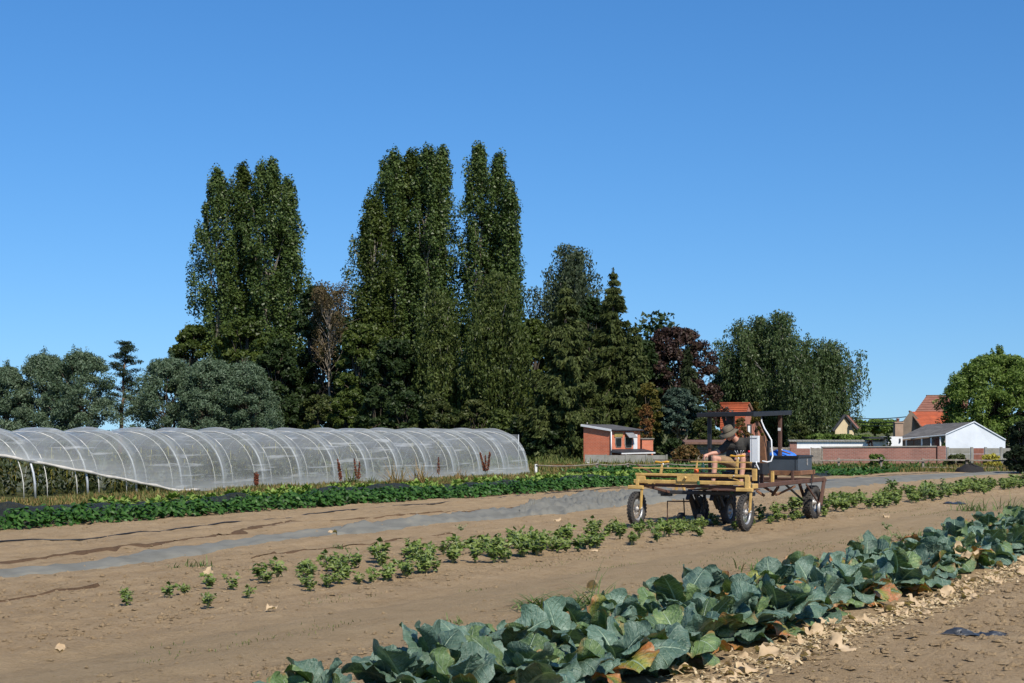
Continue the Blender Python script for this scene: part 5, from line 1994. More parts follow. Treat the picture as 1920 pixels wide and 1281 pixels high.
MB().tube([(kb.x + .30, kb.y - .62, 1.42), (kb.x + .30, kb.y - .62, 1.24), (kb.x + .27, kb.y - .63, 1.20)], .05, 6).build('wall_lamp', M_DARKF, gb)
MB().box(kb.x - 1.35, kb.x - .37, kb.y - .2, kb.y + 1.6, EYE - 15 / F * D6, EYE - 11.5 / F * D6).build('flat_roof', M_DARKF, gb)
kc = p(1684, 808, D6 + 5)
ch = MB().box(kc.x - .24, kc.x + .24, kc.y - .24, kc.y + .24, .5, EYE + 14.5 / F * 85).box(kc.x - .28, kc.x + .28, kc.y - .28, kc.y + .28, EYE + 14.5 / F * 85 + .001, EYE + 17 / F * 85).build('chimney', M_BEIGE, gb)
MB().lathe([(.09, 0), (.085, .14), (.11, .15), (.11, .19), (.0, .21)], (kc.x - .02, kc.y, EYE + 17 / F * 85), (0, 0, 1), 10).build('chimney_pot', M_TILEB, ch)

# --- concrete post and panel fence in front of the white gable
cf = thing('concrete_panel_fence', 'grey concrete panel fence in front of the pale gable', 'fence', (far(1775, 808, 75).x, 75, 0))
D7 = 75.0
xx = lambda px: (px - 960) / F * D7 - cf.location.x
zz = lambda py: EYE + (808 - py) / F * D7
for px in (1777, 1822, 1848, 1877, 1908):
    MB().box(xx(px) - .06, xx(px) + .06, -.06, .06, 0, zz(838.5)).build('post', M_CONC, cf)
for a_, b_, mt in ((1779, 1820, M_CONC), (1824, 1846, M_REDOX), (1850, 1875, M_CONC), (1879, 1906, M_CONC), (1910, 1960, M_CONC)):
    for k in range(3):
        z0_ = .02 + k * (zz(840) - .02) / 3
        MB().box(xx(a_) + .04, xx(b_) - .04, -.025, .025, z0_, z0_ + (zz(840) - .02) / 3 - .012).build('panel', mt, cf)

# --- tiled house right of the chimney
th_ = thing('tiled_house', 'house with a steep brown red roof and a lower orange roof behind the white building', 'house', (far(1740, 808, 112).x, 112, 0))
p = lambda px, py, D: far(px, py, D) - Vector((th_.location.x, th_.location.y, 0))


def tiled(name, quad, rows, mat_, parent, rise=.035):
    """a roof plane of overlapping tile courses: quad = eave left, eave right, ridge right, ridge left"""
    a, b, c, d = [Vector(q) for q in quad]
    nrm = (b - a).cross(d - a).normalized()
    if nrm.y > 0: nrm = -nrm
    if nrm.z < 0 and abs(nrm.z) > .3: nrm = -nrm
    mb = MB()
    for i in range(rows):
        t0, t1 = i / rows, (i + 1) / rows
        l0, r0_, l1, r1 = a.lerp(d, t0), b.lerp(c, t0), a.lerp(d, t1), b.lerp(c, t1)
        mb.hexa([l0 + nrm * rise, r0_ + nrm * rise, r0_ - nrm * .02, l0 - nrm * .02, l1 + nrm * .004, r1 + nrm * .004, r1 - nrm * .02, l1 - nrm * .02])
    return mb.build(name, mat_, parent)


MB().add([fl0(p(1672, 826, 113)), fl0(p(1742, 808, 112)), p(1742, 806, 112), p(1708, 770, 112.6), p(1672, 818, 113)], [(0, 1, 2, 3, 4)]).build('gable_wall', M_TAUPE, th_)
tiled('lower_roof', [p(1727, 800, 111.6), p(1800, 800, 111.6), p(1800, 772, 113.2), p(1705, 772, 113.2)], 11, M_TILE, th_, .03)
MB().bar(p(1727, 801, 111.5), p(1705, 771, 113.1), .12, .14).build('verge_board', M_WOODB, th_)
tiled('upper_roof', [p(1716, 772, 114), p(1815, 772, 114), p(1815, 743, 117), p(1737, 743, 117)], 9, M_TILEB, th_, .06)
MB().bar(p(1737, 742.5, 117), p(1815, 742.5, 117), .22, .16).build('ridge', M_WOODB, th_)
tiled('lean_roof', [p(1668, 822, 113.4), p(1690, 822, 113.4), p(1708, 797, 114), p(1692, 800, 114)], 4, M_TILEB, th_)
link('back_wall', MB().box(.3, 3.4, 2.2, 4.2, 0, 2.2).mesh('back_wall', M_TAUPE), th_)

# --- cream gable
ch_ = thing('cream_house', 'narrow cream gable end peeping out beside the weeping birches', 'house', (far(1588, 808, 103).x, 103, 0))
p = lambda px, py, D: far(px, py, D) - Vector((ch_.location.x, ch_.location.y, 0))
a_, b_, c_ = p(1566, 806, 102.4), p(1601, 803, 103.4), p(1583, 780, 102.9)
MB().add([fl0(a_), fl0(b_), b_, c_, a_], [(0, 1, 2, 3, 4)]).build('gable_wall', M_CREAM, ch_)
MB().bar(c_ + Vector((0, -.1, .05)), b_ + Vector((.2, -.1, -.1)), .2, .16).bar(c_ + Vector((0, -.1, .05)), a_ + Vector((-.2, -.1, -.1)), .2, .16).build('verge_board', M_DARKF, ch_)
MB().add([c_ + Vector((0, 0, .1)), b_ + Vector((.2, 0, 0)), b_ + Vector((2.0, 6, 0)), c_ + Vector((1.8, 6, .1))], [(0, 1, 2, 3)]).build('roof', M_TILEB, ch_)
w_ = MB().box(.16, .30, -.26, -.02, 1.9, 2.4).build('window', M_DGLASS, ch_)

# --- orange-roofed house behind the machine
oh = thing('orange_roofed_house', 'house with a bright orange tiled roof and a rose brown gable behind the machine', 'house', (far(1405, 808, 104).x, 104, 0))
p = lambda px, py, D: far(px, py, D) - Vector((oh.location.x, oh.location.y, 0))
tiled('roof', [p(1349, 836, 103.4), p(1381, 836, 102.4), p(1404, 757, 105.2), p(1352, 757, 106.8)], 24, M_TILE, oh, .045)
MB().bar(p(1351, 756.5, 106.8), p(1405, 756.5, 105.2), .2, .16).build('ridge', M_TILE, oh)
MB().add([fl0(p(1381, 836, 102.5)), fl0(p(1440, 840, 106)), p(1440, 832, 106), p(1405, 757, 105.2), p(1381, 836, 102.5)], [(0, 1, 2, 3, 4)]).build('gable_wall', M_ROSE, oh)
MB().bar(p(1405, 756.5, 105), p(1440, 832, 105.8), .10, .14).build('verge_board', M_WOODB, oh)
a_ = p(1403, 815, 103.6)
w_ = MB().box(a_.x - .16, a_.x + .18, a_.y - .45, a_.y - .35, a_.z - .55, a_.z + .75).build('window', M_DARKF, oh)
for dz in (-.5, .12):
    MB().box(a_.x - .10, a_.x + .06, a_.y - .47, a_.y - .452, a_.z + dz, a_.z + dz + .52).build('pane', M_WHITE, w_)
MB().box(a_.x - .2, a_.x + .25, a_.y - .5, a_.y - .35, a_.z - .68, a_.z - .56).build('sill', M_DARKF, w_)

# --- garden shed, slatted fence
gs = thing('garden_shed', 'grey slatted garden shed with a brown felt roof behind the seated person', 'shed', (far(1318, 808, 77).x, 77, 0))
D8 = 77.0
xx = lambda px: (px - 960) / F * D8 - gs.location.x
zz = lambda py: EYE + (808 - py) / F * D8
MB().hexa([(xx(1282), -.5, zz(833)), (xx(1376), -.5, zz(833)), (xx(1376), 1.5, zz(828)), (xx(1282), 1.5, zz(828)),
           (xx(1282), -.5, zz(829)), (xx(1376), -.5, zz(829)), (xx(1372), 1.5, zz(825)), (xx(1284), 1.5, zz(825))]).build('roof', M_WOODB, gs)
for i in range(8):
    z0_, z1_ = zz(872 - i * 4.9), zz(872 - (i + 1) * 4.9 + .5)
    MB().box(xx(1309), xx(1374), .0, .03, z0_, z1_).build('slat', M_WOODG, gs)
for px in (1308.5, 1340, 1373):
    MB().box(xx(px) - .04, xx(px) + .04, -.05, .06, 0, zz(833)).build('post', M_WOODG, gs)
sf = thing('slatted_fence', 'weathered slatted wooden fence panel between the machine roof post and the brick wall', 'fence', (far(1440, 808, 78).x, 78, 0))
D9 = 78.0
xx = lambda px: (px - 960) / F * D9 - sf.location.x
zz = lambda py: EYE + (808 - py) / F * D9
for i in range(8):
    MB().box(xx(1432), xx(1480), .0, .025, zz(872 - i * 4.2), zz(872 - (i + 1) * 4.2 + .6)).build('slat', M_WOODG, sf)
for px in (1433, 1450, 1466, 1479):
    MB().box(xx(px) - .03, xx(px) + .03, -.045, -.002, 0, zz(838)).build('post', M_WOODG, sf)

# --- soil heap
hp = MB()
r0 = rng(5)
q = [(1.0, -.02), (.86, .10), (.62, .24), (.36, .36), (.15, .44), (.0, .47)]
hp.lathe([(a * .68, b * .85) for a, b in q], (0, 0, 0), (0, 0, 1), 18)
hp.v = [(x * (1.1 + .15 * r0.normal()), y + .05 * r0.normal(), z * (1 + .12 * r0.normal())) for x, y, z in hp.v]
b_ = far(1819, 808, 64)
tag(hp.build('soil_heap', M_HEAP, None, (b_.x, b_.y, -.02)), 'small heap of black soil in front of the fence', 'soil heap')

# --- power lines
for i, (ya, yb) in enumerate(((780.5, 770), (787.5, 779), (792.5, 786))):
    a_, b_ = far(1560, ya + .5, 135), far(1790, yb - 4, 118)
    MB().tube([a_.lerp(b_, t / 14) - Vector((0, 0, .5 * math.sin(math.pi * t / 14))) for t in range(15)], .04, 5)\
        .build('power_line', M_CABLE)
for o, lb in zip([o for o in bpy.data.objects if o.name.startswith('power_line')], ('topmost of three dark overhead wires', 'middle one of three dark overhead wires', 'lowest of three dark overhead wires')):
    tag(o, lb + ' between the birches and the tiled house', 'power line')

# --- shrubs round the buildings
broad('golden_shrub', 'bright yellow shrub in front of the concrete panel fence', 'shrub', 1858, 70, 852, 886, 17, 201, 'yellow', 3800, .13, 36, .04, low=.02, trunks=3)
broad('rose_bush', 'brownish bush at the right end of the brick wall', 'shrub', 1795, 71, 853, 884, 22, 202, 'shrub2', 2600, .15, 26, .04, low=.02, trunks=3)
broad('shrub', 'green weedy bush in front of the brick wall', 'shrub', 1645, 69, 853, 884, 18, 203, 'green', 1500, .15, 26, .04, low=.02, trunks=3)
broad('conifer_bush', 'dark conifer at the right edge in front of the concrete fence', 'conifer', 1920, 66, 792, 880, 28, 204, 'darkcon', 11000, .20, 70, .1, low=.02)
broad('conifer_bush', 'very dark small conifer below the tall one at the right edge', 'conifer', 1912, 62, 838, 884, 26, 205, 'darkcon', 6000, .18, 40, .08, low=.02)
broad('hedge_bush', 'dark green bush right of the brick shed', 'bush', 1262, 78, 824, 872, 24, 206, 'shrub', 6500, .18, 40, .06, low=.02, trunks=3)
broad('hedge_bush', 'red and green leafy bush left of the garden shed', 'bush', 1290, 75, 836, 872, 24, 207, 'redleaf', 6000, .15, 44, .06, low=.02, trunks=3)
broad('hedge_bush', 'olive and red bush in front of the orange roof', 'bush', 1389, 92, 785, 860, 15, 208, 'redleaf', 4600, .18, 34, .06, low=.05)
broad('hedge_bush', 'yellow green bush behind the black canopy post', 'bush', 1322, 86, 785, 870, 28, 209, 'shrub2', 8500, .20, 50, .08, low=.02)
broad('broadleaf_tree', 'dark leafy tree between the orange house and the white wall', 'tree', 1458, 111, 742, 850, 44, 210, 'shrub', 15000, .26, 70, .15, low=.02)
broad('hedge_bush', 'pale olive round bush below the weeping birches', 'bush', 1498, 92, 792, 850, 20, 211, 'shrub2', 6000, .18, 40, .06, low=.02)
broad('broadleaf_tree', 'yellow green small tree at the edge of the orange roof', 'tree', 1418, 99, 755, 850, 11, 212, 'cyp', 3000, .2, 24, .06)
for i, (px, lb) in enumerate(((1540, 'left'), (1580, 'middle'), (1622, 'right'))):
    broad('hedge', 'clipped bright green hedge section behind the white wall, ' + lb + ' one', 'hedge', px, 90, 813 + i, 850, 30, 213 + i, 'green', 6000, .17, 44, .06, low=.02, flat=.6)
broad('flower_bush', 'small purple flowering bush in front of the white wall', 'bush', 1632, 80.5, 826, 850, 9, 220, 'copper', 700, .09, 14, .03, low=.05)
broad('shrub', 'thin shrub before the white block beside the chimney', 'shrub', 1664, 78.5, 812, 845, 8, 221, 'shrub', 900, .11, 16, .03, low=.05)
broad('low_bush', 'brown dry bush under the broad spruce', 'bush', 1055, 68, 872, 884, 24, 222, 'brown', 1800, .12, 20, .03, low=.02)
for i, (px, py, lb) in enumerate(((1133, 868, 'small yellow shrub before the left half of the concrete wall'), (1180, 868, 'small yellow shrub before the middle of the concrete wall'))):
    broad('low_bush', lb, 'bush', px, 74, py, 884, 9, 230 + i, 'cyp', 900, .12, 14, .03, low=.02)
# ---------------------------------------------------------------- weeding machine
M_YEL = solid('yellow ochre paint, worn', (0.62, 0.41, 0.135), .6, .3, 7, bump=.2, spec=.3, col2=(0.42, 0.26, 0.088))
M_RUST = solid('rust brown steel', (0.115, 0.058, 0.038), .75, .4, 7, bump=.25, col2=(0.070, 0.036, 0.026))
M_RUSTL = solid('light rusty plate', (0.24, 0.115, 0.055), .8, .4, 9, bump=.3, col2=(0.14, 0.070, 0.040))
M_BLK = solid('black steel', (0.016, 0.016, 0.018), .45, .3, 8, spec=.45)
M_BLKG = solid('grey black painted beam', (0.045, 0.047, 0.050), .5, .3, 5)
M_TYRE = solid('dusty tyre rubber', (0.030, 0.029, 0.028), .85, .4, 14, col2=(0.062, 0.055, 0.046), bump=.2)
M_RIM = solid('scratched alloy rim', (0.46, 0.46, 0.45), .42, .25, 10, metal=.6)
M_HUB = solid('dirty alloy hub', (0.42, 0.40, 0.37), .5, .35, 10, metal=.5)
M_BOXW = solid('white plastic', (0.66, 0.68, 0.68), .45, .06, 3)
M_SLATE = solid('slate grey plastic', (0.060, 0.076, 0.092), .42, .15, 3, spec=.45)
M_SLATED = solid('dark slate rim', (0.022, 0.026, 0.032), .45, .2, 3)
M_BLUE = solid('bright blue bag', (0.03, 0.16, 0.62), .5, .25, 6, bump=.3)
M_HANDY = solid('amber handle', (0.62, 0.33, 0.035), .45, .2, 8)
M_ORANGE = solid('orange plastic', (0.72, 0.13, 0.025), .45, .2, 8)
M_RED = solid('red knob', (0.55, 0.02, 0.03), .4, .1, 8)
M_SKIN = solid('skin', (0.50, 0.265, 0.185), .55, .12, 14, spec=.35)
M_TEE = solid('charcoal cotton', (0.040, 0.038, 0.034), .9, .25, 8, bump=.25, bscale=26)
M_SHORT = solid('khaki cotton', (0.27, 0.18, 0.10), .9, .2, 9, bump=.25, bscale=26)
M_HATM = solid('olive brown felt', (0.125, 0.105, 0.072), .9, .2, 10, bump=.15)
M_HATB = solid('dark hat band', (0.05, 0.042, 0.03), .9, .2, 10)
M_SHOE = solid('dusty work shoe', (0.14, 0.125, 0.10), .85, .3, 9)
M_HAIR = solid('dark brown hair', (0.02, 0.014, 0.010), .7, .3, 40)
M_GREENP = solid('green paint', (0.02, 0.09, 0.045), .6, .2, 8)
M_BOTTLE = solid('dark green bottle', (0.02, 0.06, 0.05), .25, .2, 8)

MX, MY = xy(24.4, -11.5)
GZM = gz(MX, MY)
mach = thing('weeding_machine', 'yellow and rust brown ride-on weeding machine with a flat canopy driving over the celery row', 'farm machine', (MX, MY, GZM - .0), -ROW)
# local frame: x across the bed (towards the right in the photograph), y away from the viewer along the row


def beam(name, a, b, w_, h_, mat_, parent=mach, up=(0, 0, 1)):
    return MB().bar(a, b, w_, h_, 0, up).build(name, mat_, parent)


def wheel(name, x, y, rad, wd, parent, knobs, rim_r, spokes, ground=-.03):
    z = rad + ground
    w_ = thing(name, None, None, (x, y, z))
    w_.parent = parent
    ty = MB()
    prof = [(rim_r, -wd * .42), (rim_r + (rad - rim_r) * .45, -wd * .5), (rad * .955, -wd * .42), (rad * .985, -wd * .2), (rad * .99, 0), (rad * .985, wd * .2), (rad * .955, wd * .42), (rim_r + (rad - rim_r) * .45, wd * .5), (rim_r, wd * .42), (rim_r * .985, 0)]
    ty.lathe(prof, (0, 0, 0), (1, 0, 0), 40, 0, True)
    for i in range(knobs):
        a = 2 * math.pi * i / knobs
        for (o0, o1, da) in ((-.46, -.17, 0), (-.14, .14, .5), (.17, .46, 0)):
            aa = a + da * 2 * math.pi / knobs
            hw = math.pi / knobs * .58
            q = []
            for r_ in (rad * .955, rad * 1.022):
                for s_, x_ in ((-1, o0), (1, o0), (1, o1), (-1, o1)):
                    q.append((x_ * wd, r_ * math.cos(aa + s_ * hw), r_ * math.sin(aa + s_ * hw)))
            ty.hexa(q)
    ty.build('tyre', M_TYRE, w_)
    rm = MB()
    rm.lathe([(rim_r * 1.03, -wd * .30), (rim_r * 1.05, -wd * .24), (rim_r * .93, -wd * .12), (rim_r * .93, wd * .12), (rim_r * 1.05, wd * .24), (rim_r * 1.03, wd * .30), (rim_r * .86, wd * .12), (rim_r * .86, -wd * .12)], (0, 0, 0), (1, 0, 0), 36, 0, True)
    rm.build('rim', M_RIM, w_)
    hb = MB().lathe([(0, -wd * .55), (.03, -wd * .55), (.035, -wd * .3), (.065, -wd * .28), (.05, 0), (.065, wd * .28), (.035, wd * .3), (.03, wd * .55), (0, wd * .55)], (0, 0, 0), (1, 0, 0), 16)
    hb.build('hub', M_HUB, w_)
    if spokes:
        sp = MB()
        for i in range(spokes):
            a = 2 * math.pi * i / spokes
            for s_ in (-1, 1):
                b = a + s_ * .28
                sp.tube([(s_ * wd * .26, .055 * math.cos(a), .055 * math.sin(a)), (s_ * wd * .05, rim_r * .9 * math.cos(b), rim_r * .9 * math.sin(b))], .0035, 4)
        sp_ = sp.build('spokes', M_RIM, w_)
    else:
        MB().lathe([(.06, -.01), (rim_r * .9, -.03), (rim_r * .9, .0), (.06, .03)], (0, 0, 0), (1, 0, 0), 28, 0, True).build('disc', M_HUB, w_)
    return w_


# front wheels with their yellow forks
for sx, x in ((-1, -1.12), (1, 1.12)):
    wheel('front_wheel', x, 0, .328, .10, mach, 30, .225, 18)
    xo = x + .085
    beam('fork_leg', (xo, .0, .30), (xo + .035, -.02, .70), .035, .06, M_YEL)
    beam('fork_crown', (x - .16, -.02, .715), (x + .15, -.02, .715), .09, .07, M_YEL)
    beam('fork_stem', (x + .02, .0, .76), (x + .02, .0, .86), .07, .07, M_YEL)
    MB().lathe([(0, -.02), (.022, -.02), (.022, .02), (0, .02)], (xo + .015, 0, .31), (1, 0, 0), 10).build('axle_nut', M_HUB, mach)

# front cross beams and rails
beam('cross_beam', (-1.17, .0, .83), (1.22, .0, .83), .06, .07, M_YEL)
beam('cross_beam', (-1.15, .05, .755), (1.18, .05, .755), .05, .05, M_RUST)
beam('cross_beam', (-1.15, .02, .965), (1.18, .02, .965), .05, .048, M_YEL)
beam('cross_beam', (-1.15, .09, .925), (1.15, .09, .925), .03, .04, M_RUST)
beam('rail', (-1.2, .0, 1.085), (1.24, .0, 1.10), .022, .022, M_YEL)
beam('rail', (-.05, .15, 1.215), (1.2, .1, 1.215), .024, .024, M_YEL)
beam('rail', (-.95, .35, 1.235), (.1, .35, 1.24), .016, .016, M_RUST)
beam('mounting_plate', (-.24, -.045, .895), (.20, -.045, .895), .02, .10, M_YEL)
MB().lathe([(0, 0), (.025, 0), (.03, .03), (0, .04)], (-.06, -.055, .915), (0, -1, 0), 10).build('bolt', M_YEL, mach)
MB().lathe([(0, 0), (.016, 0), (.016, .02), (0, .02)], (.9, -.02, .965), (0, -1, 0), 8).build('bolt', M_RIM, mach)
beam('bracket', (-1.12, .0, .90), (-.94, .0, .90), .05, .07, M_YEL)
beam('bracket', (1.12, .0, .90), (1.20, .0, .90), .06, .08, M_YEL)
beam('bracket', (1.17, -.02, .70), (1.17, -.02, .96), .09, .06, M_YEL)
beam('bracket', (1.25, .12, .88), (1.25, .12, 1.10), .09, .05, M_YEL)
beam('clamp', (.20, -.05, .79), (.20, -.05, .86), .045, .04, M_GREENP)
beam('brace', (-1.18, .1, 1.15), (-.92, .35, .95), .05, .03, M_RUST)
beam('brace', (-1.12, .05, .78), (-.80, .75, .60), .05, .05, M_RUST)
beam('brace', (-1.12, .02, .80), (-1.0, .03, .70), .05, .12, M_RUST)
beam('brace', (.78, .02, .935), (1.0, .0, .88), .03, .02, M_YEL)
for x, zb, zt in ((-.70, .97, 1.16), (.86, 1.0, 1.29)):
    beam('handle_post', (x, .18, zb), (x + .03, .2, zt), .045, .05, M_YEL)
    hl = MB()
    hl.tube([(x - .14, .2, zt + .03), (x - .11, .2, zt + .045), (x, .2, zt + .03), (x + .13, .2, zt + .045), (x + .17, .2, zt + .045)], [.012, .022, .016, .024, .012], 8)
    hn = hl.build('handle', M_HANDY, mach)
    MB().tube([(x + .04, .2, zt - .05), (x + .04, .2, zt + .02)], .02, 8).build('handle_stem', M_RIM, hn)
for dx in (-.07, -.03, .03, .07):
    MB().tube([(.91 + dx * .5, .2, 1.34), (.91 + dx, .2, 1.41), (.91 + dx * 1.3, .2, 1.435)], .006, 5).build('wire', M_RIM, mach)

# side beams, rear legs, rear wheels
for sx in (1, -1):
    xs_ = 1.12 if sx > 0 else -1.02
    beam('side_beam', (xs_, .25, .765), (xs_ - .04 * sx, 4.25, .785), .07, .085, M_RUST)
    beam('side_beam_end', (xs_, .05, .765), (xs_, .50, .765), .085, .095, M_YEL)
    xw = .96 * sx
    wheel('rear_wheel', xw, 3.88, .345, .17, mach, 22, .20, 0)
    beam('rear_leg', (xw + .15 * sx, 4.18, .80), (xw + .15 * sx, 3.95, .26), .06, .075, M_RUST)
    beam('rear_leg', (xw - .15 * sx, 3.5, .76), (xw - .15 * sx, 3.86, .34), .05, .06, M_RUST)
    beam('leg_top', (xw + .17 * sx, 4.2, .775), (xw - .17 * sx, 3.5, .755), .06, .06, M_RUST)
    beam('diagonal_brace', (xs_ + .02, 3.05, .72), (xw + .14 * sx, 3.86, .30), .028, .035, M_RUST)
    beam('diagonal_brace', (xs_ - .1 * sx, 2.25, .73), (xw - .16 * sx, 3.75, .36), .03, .04, M_BLK)
    MB().tube([(xw + .13 * sx, 3.88, .31), (xw + .13 * sx, 3.90, .06)], [.045, .026], 8).build('wheel_guard', M_HUB, mach)
beam('rear_beam', (-1.05, 3.45, .765), (1.1, 3.45, .765), .06, .07, M_RUST)
beam('rear_beam', (-1.02, 4.2, .775), (1.08, 4.2, .775), .06, .07, M_RUST)
# rear frame carrying the box
beam('frame_beam', (.30, 2.72, .95), (1.12, 2.72, .95), .05, .095, M_RUSTL)
beam('frame_beam', (.30, 3.5, .95), (1.12, 3.5, .95), .05, .09, M_RUST)
beam('frame_beam', (1.12, 2.72, .955), (1.12, 3.55, .955), .05, .09, M_RUSTL)
beam('frame_beam', (.28, 2.3, .80), (1.1, 2.3, .80), .045, .05, M_RUST)
for x, y, mt, w_ in ((.42, 2.5, M_RUST, .06), (.56, 2.6, M_RUST, .05), (.80, 2.1, M_YEL, .06), (1.0, 2.66, M_RUST, .055), (1.12, 3.45, M_RUST, .05), (.35, 3.4, M_RUST, .05)):
    beam('frame_post', (x, y, .74), (x, y, 1.0), w_, w_, mt)
MB().tube([(.66, 2.45, .74), (.66, 2.45, .92)], .012, 6).build('lever', M_RIM, mach)
ck = MB()
for i in range(7):
    ck.lathe([(.014, -.006), (.026, -.006), (.026, .006), (.014, .006)], (1.16, 3.3, .66 + .038 * i), (1, .3 * (i % 2), 0), 8, 0, True)
ck.build('chain', M_BLK, mach)

# low tool beam under the frame with black wheels and hoes
beam('tool_beam', (-1.05, .82, .60), (.95, .82, .60), .12, .075, M_BLKG)
beam('tool_beam_end', (-.98, .80, .57), (-.78, .80, .57), .13, .10, M_BLK)
beam('clamp', (.53, .75, .60), (.53, .75, .64), .06, .03, M_GREENP)
beam('parallel_link', (-.20, .85, .62), (-.50, 1.2, .30), .04, .05, M_BLK)
for x in (-.38, .12):
    beam('tool_bracket', (x, .80, .56), (x + .04, .95, .30), .10, .06, M_BLK)
    beam('tool_bracket', (x + .11, .80, .56), (x + .15, .95, .34), .05, .05, M_BLK)
    beam('parallel_link', (x, .82, .66), (x - .02, .74, .46), .09, .03, M_BLK)
for x in (-.20, .02):
    beam('hoe_shank', (x - .28, 1.0, .50), (x - .20, 1.04, .16), .035, .05, M_BLK)
    MB().hexa([(x - .30, .98, .05), (x - .06, .98, .05), (x - .10, 1.12, .05), (x - .24, 1.12, .05), (x - .28, 1.0, .07), (x - .08, 1.0, .07), (x - .12, 1.1, .08), (x - .22, 1.1, .08)]).build('hoe_blade', M_RIM, mach)
wheel('drive_wheel', -.36, 1.28, .26, .12, mach, 18, .15, 0)
wheel('drive_wheel', .22, 1.28, .26, .12, mach, 18, .15, 0)
beam('drive_leg', (-.28, 1.28, .26), (-.28, 1.25, .72), .05, .06, M_BLK)
beam('drive_leg', (.14, 1.28, .26), (.14, 1.25, .72), .05, .06, M_BLK)
beam('tool_brace', (-.30, 1.0, .56), (-.15, 1.1, .42), .03, .03, M_BLK)
beam('tool_brace', (.42, .95, .56), (.25, 1.1, .42), .03, .03, M_BLK)
for x in (-.62, -.20):
    MB().lathe([(0, -.06), (.03, -.06), (.085, -.055), (.10, -.04), (.10, .04), (.085, .055), (.03, .06), (0, .06)], (x, .92, .10), (1, 0, 0), 20).build('press_roller', M_TYRE, mach)
    beam('roller_arm', (x + .075, .92, .10), (x + .09, .84, .48), .02, .03, M_BLK)
beam('marker_bar', (-.92, .92, .41), (-.45, .92, .42), .02, .025, M_RUST)
beam('marker_rod', (-.92, .92, .02), (-.92, .92, .41), .018, .018, M_RUST)
# triangular yellow and rusty struts under the platform
beam('strut', (-.75, .95, .61), (-.72, .95, .78), .05, .04, M_YEL)
beam('strut', (-.58, 1.0, .61), (-.66, 1.0, .80), .05, .04, M_YEL)
beam('strut', (-.55, 1.05, .61), (-.32, 1.2, .76), .045, .04, M_RUSTL)
beam('strut', (-.25, .75, .66), (.05, .70, .70), .04, .03, M_YEL)
beam('strut', (1.0, 1.9, .70), (.72, 2.3, .52), .05, .05, M_RUST)
beam('strut', (.55, 2.2, .70), (.82, 2.3, .52), .05, .05, M_RUST)
beam('strut', (.82, 2.3, .53), (1.12, 2.5, .70), .05, .04, M_RUSTL)
beam('strut', (.42, 2.2, .60), (.55, 2.3, .50), .06, .05, M_RUSTL)
# platform, seat, back plate
MB().box(-.25, .85, .62, 1.35, .655, .675).build('foot_plate', M_RUST, mach)
MB().box(.02, .80, 1.42, 1.86, .94, 1.0).build('seat', M_BLK, mach)
beam('seat_post', (.42, 1.62, .70), (.42, 1.62, .94), .08, .08, M_RUST)
for x in (-.1, .85):
    beam('inner_beam', (x, .1, .74), (x, 3.45, .745), .06, .06, M_RUST)
MB().hexa([(.74, 1.34, 1.18), (1.00, 1.28, 1.18), (1.02, 1.34, 1.18), (.76, 1.40, 1.18), (.74, 1.40, 1.70), (.92, 1.36, 1.70), (.94, 1.42, 1.70), (.76, 1.46, 1.70)]).build('back_plate', M_RUSTL, mach)
beam('back_plate_stay', (.86, 1.40, .78), (.88, 1.40, 1.2), .06, .05, M_RUST)
bx = MB().box(.80, .955, .98, 1.08, 1.20, 1.705)
bxo = bx.build('control_box', M_BOXW, mach)
MB().box(.835, .84, .974, .98, 1.2, 1.7).box(.81, .945, .97, .979, 1.66, 1.668).build('lid_seam', M_HUB, bxo)
MB().lathe([(0, 0), (.022, 0), (.026, .02), (0, .035)], (.775, 1.0, 1.40), (0, -1, 0), 10).build('stop_button', M_RED, mach)
beam('box_bracket', (.88, 1.1, .78), (.88, 1.1, 1.22), .10, .05, M_BLK)
MB().lathe([(.018, -.01), (.028, -.01), (.028, .01), (.018, .01)], (.95, .9, 1.13), (.2, -1, 0), 12, 0, True).build('shackle', M_RIM, mach)
MB().box(.84, 1.06, .96, 1.3, .98, 1.18).build('motor_housing', M_BLK, mach)
MB().tube([(.60, 2.0, 2.11), (.72, 1.74, 1.98), (.93, 1.38, 1.84), (1.03, 1.3, 1.74), (1.11, 1.28, 1.62), (1.125, 1.26, 1.45), (1.15, 1.25, 1.32), (1.13, 1.22, 1.22), (1.06, 1.2, 1.20), (.99, 1.12, 1.22)], .015, 8).build('cable', M_BOXW, mach)
MB().tube([(.92, .98, 1.21), (.95, .96, 1.14), (1.0, .94, 1.06)], .014, 6).build('cable', M_BOXW, mach)

# canopy
cn_ = MB()
cn_.hexa([(-.43, 1.3, 2.10), (.72, 1.3, 2.11), (.72, 3.25, 2.16), (-.43, 3.25, 2.14), (-.43, 1.3, 2.14), (.72, 1.3, 2.15), (.72, 3.25, 2.20), (-.43, 3.25, 2.18)])
cno = cn_.build('canopy', M_BLKG, mach)
beam('canopy_edge', (-.45, 1.285, 2.11), (.74, 1.285, 2.12), .02, .075, M_BLK, cno)
beam('canopy_edge', (.735, 1.28, 2.118), (.735, 3.27, 2.172), .02, .09, M_BLK, cno)
beam('canopy_edge', (-.445, 1.28, 2.108), (-.445, 3.27, 2.15), .02, .09, M_BLK, cno)
beam('canopy_edge', (-.45, 3.27, 2.15), (.74, 3.27, 2.17), .02, .09, M_BLK, cno)
beam('canopy_post', (-.27, 1.48, .78), (-.27, 1.48, 1.46), .05, .05, M_RUST)
beam('canopy_post', (-.27, 1.48, 1.46), (-.27, 1.48, 2.11), .075, .07, M_BLK)
beam('canopy_post', (.66, 2.85, .98), (.66, 2.85, 2.15), .07, .07, M_RUST)
beam('canopy_post', (-.38, 2.75, .78), (-.38, 2.75, 2.13), .17, .09, M_BLK)
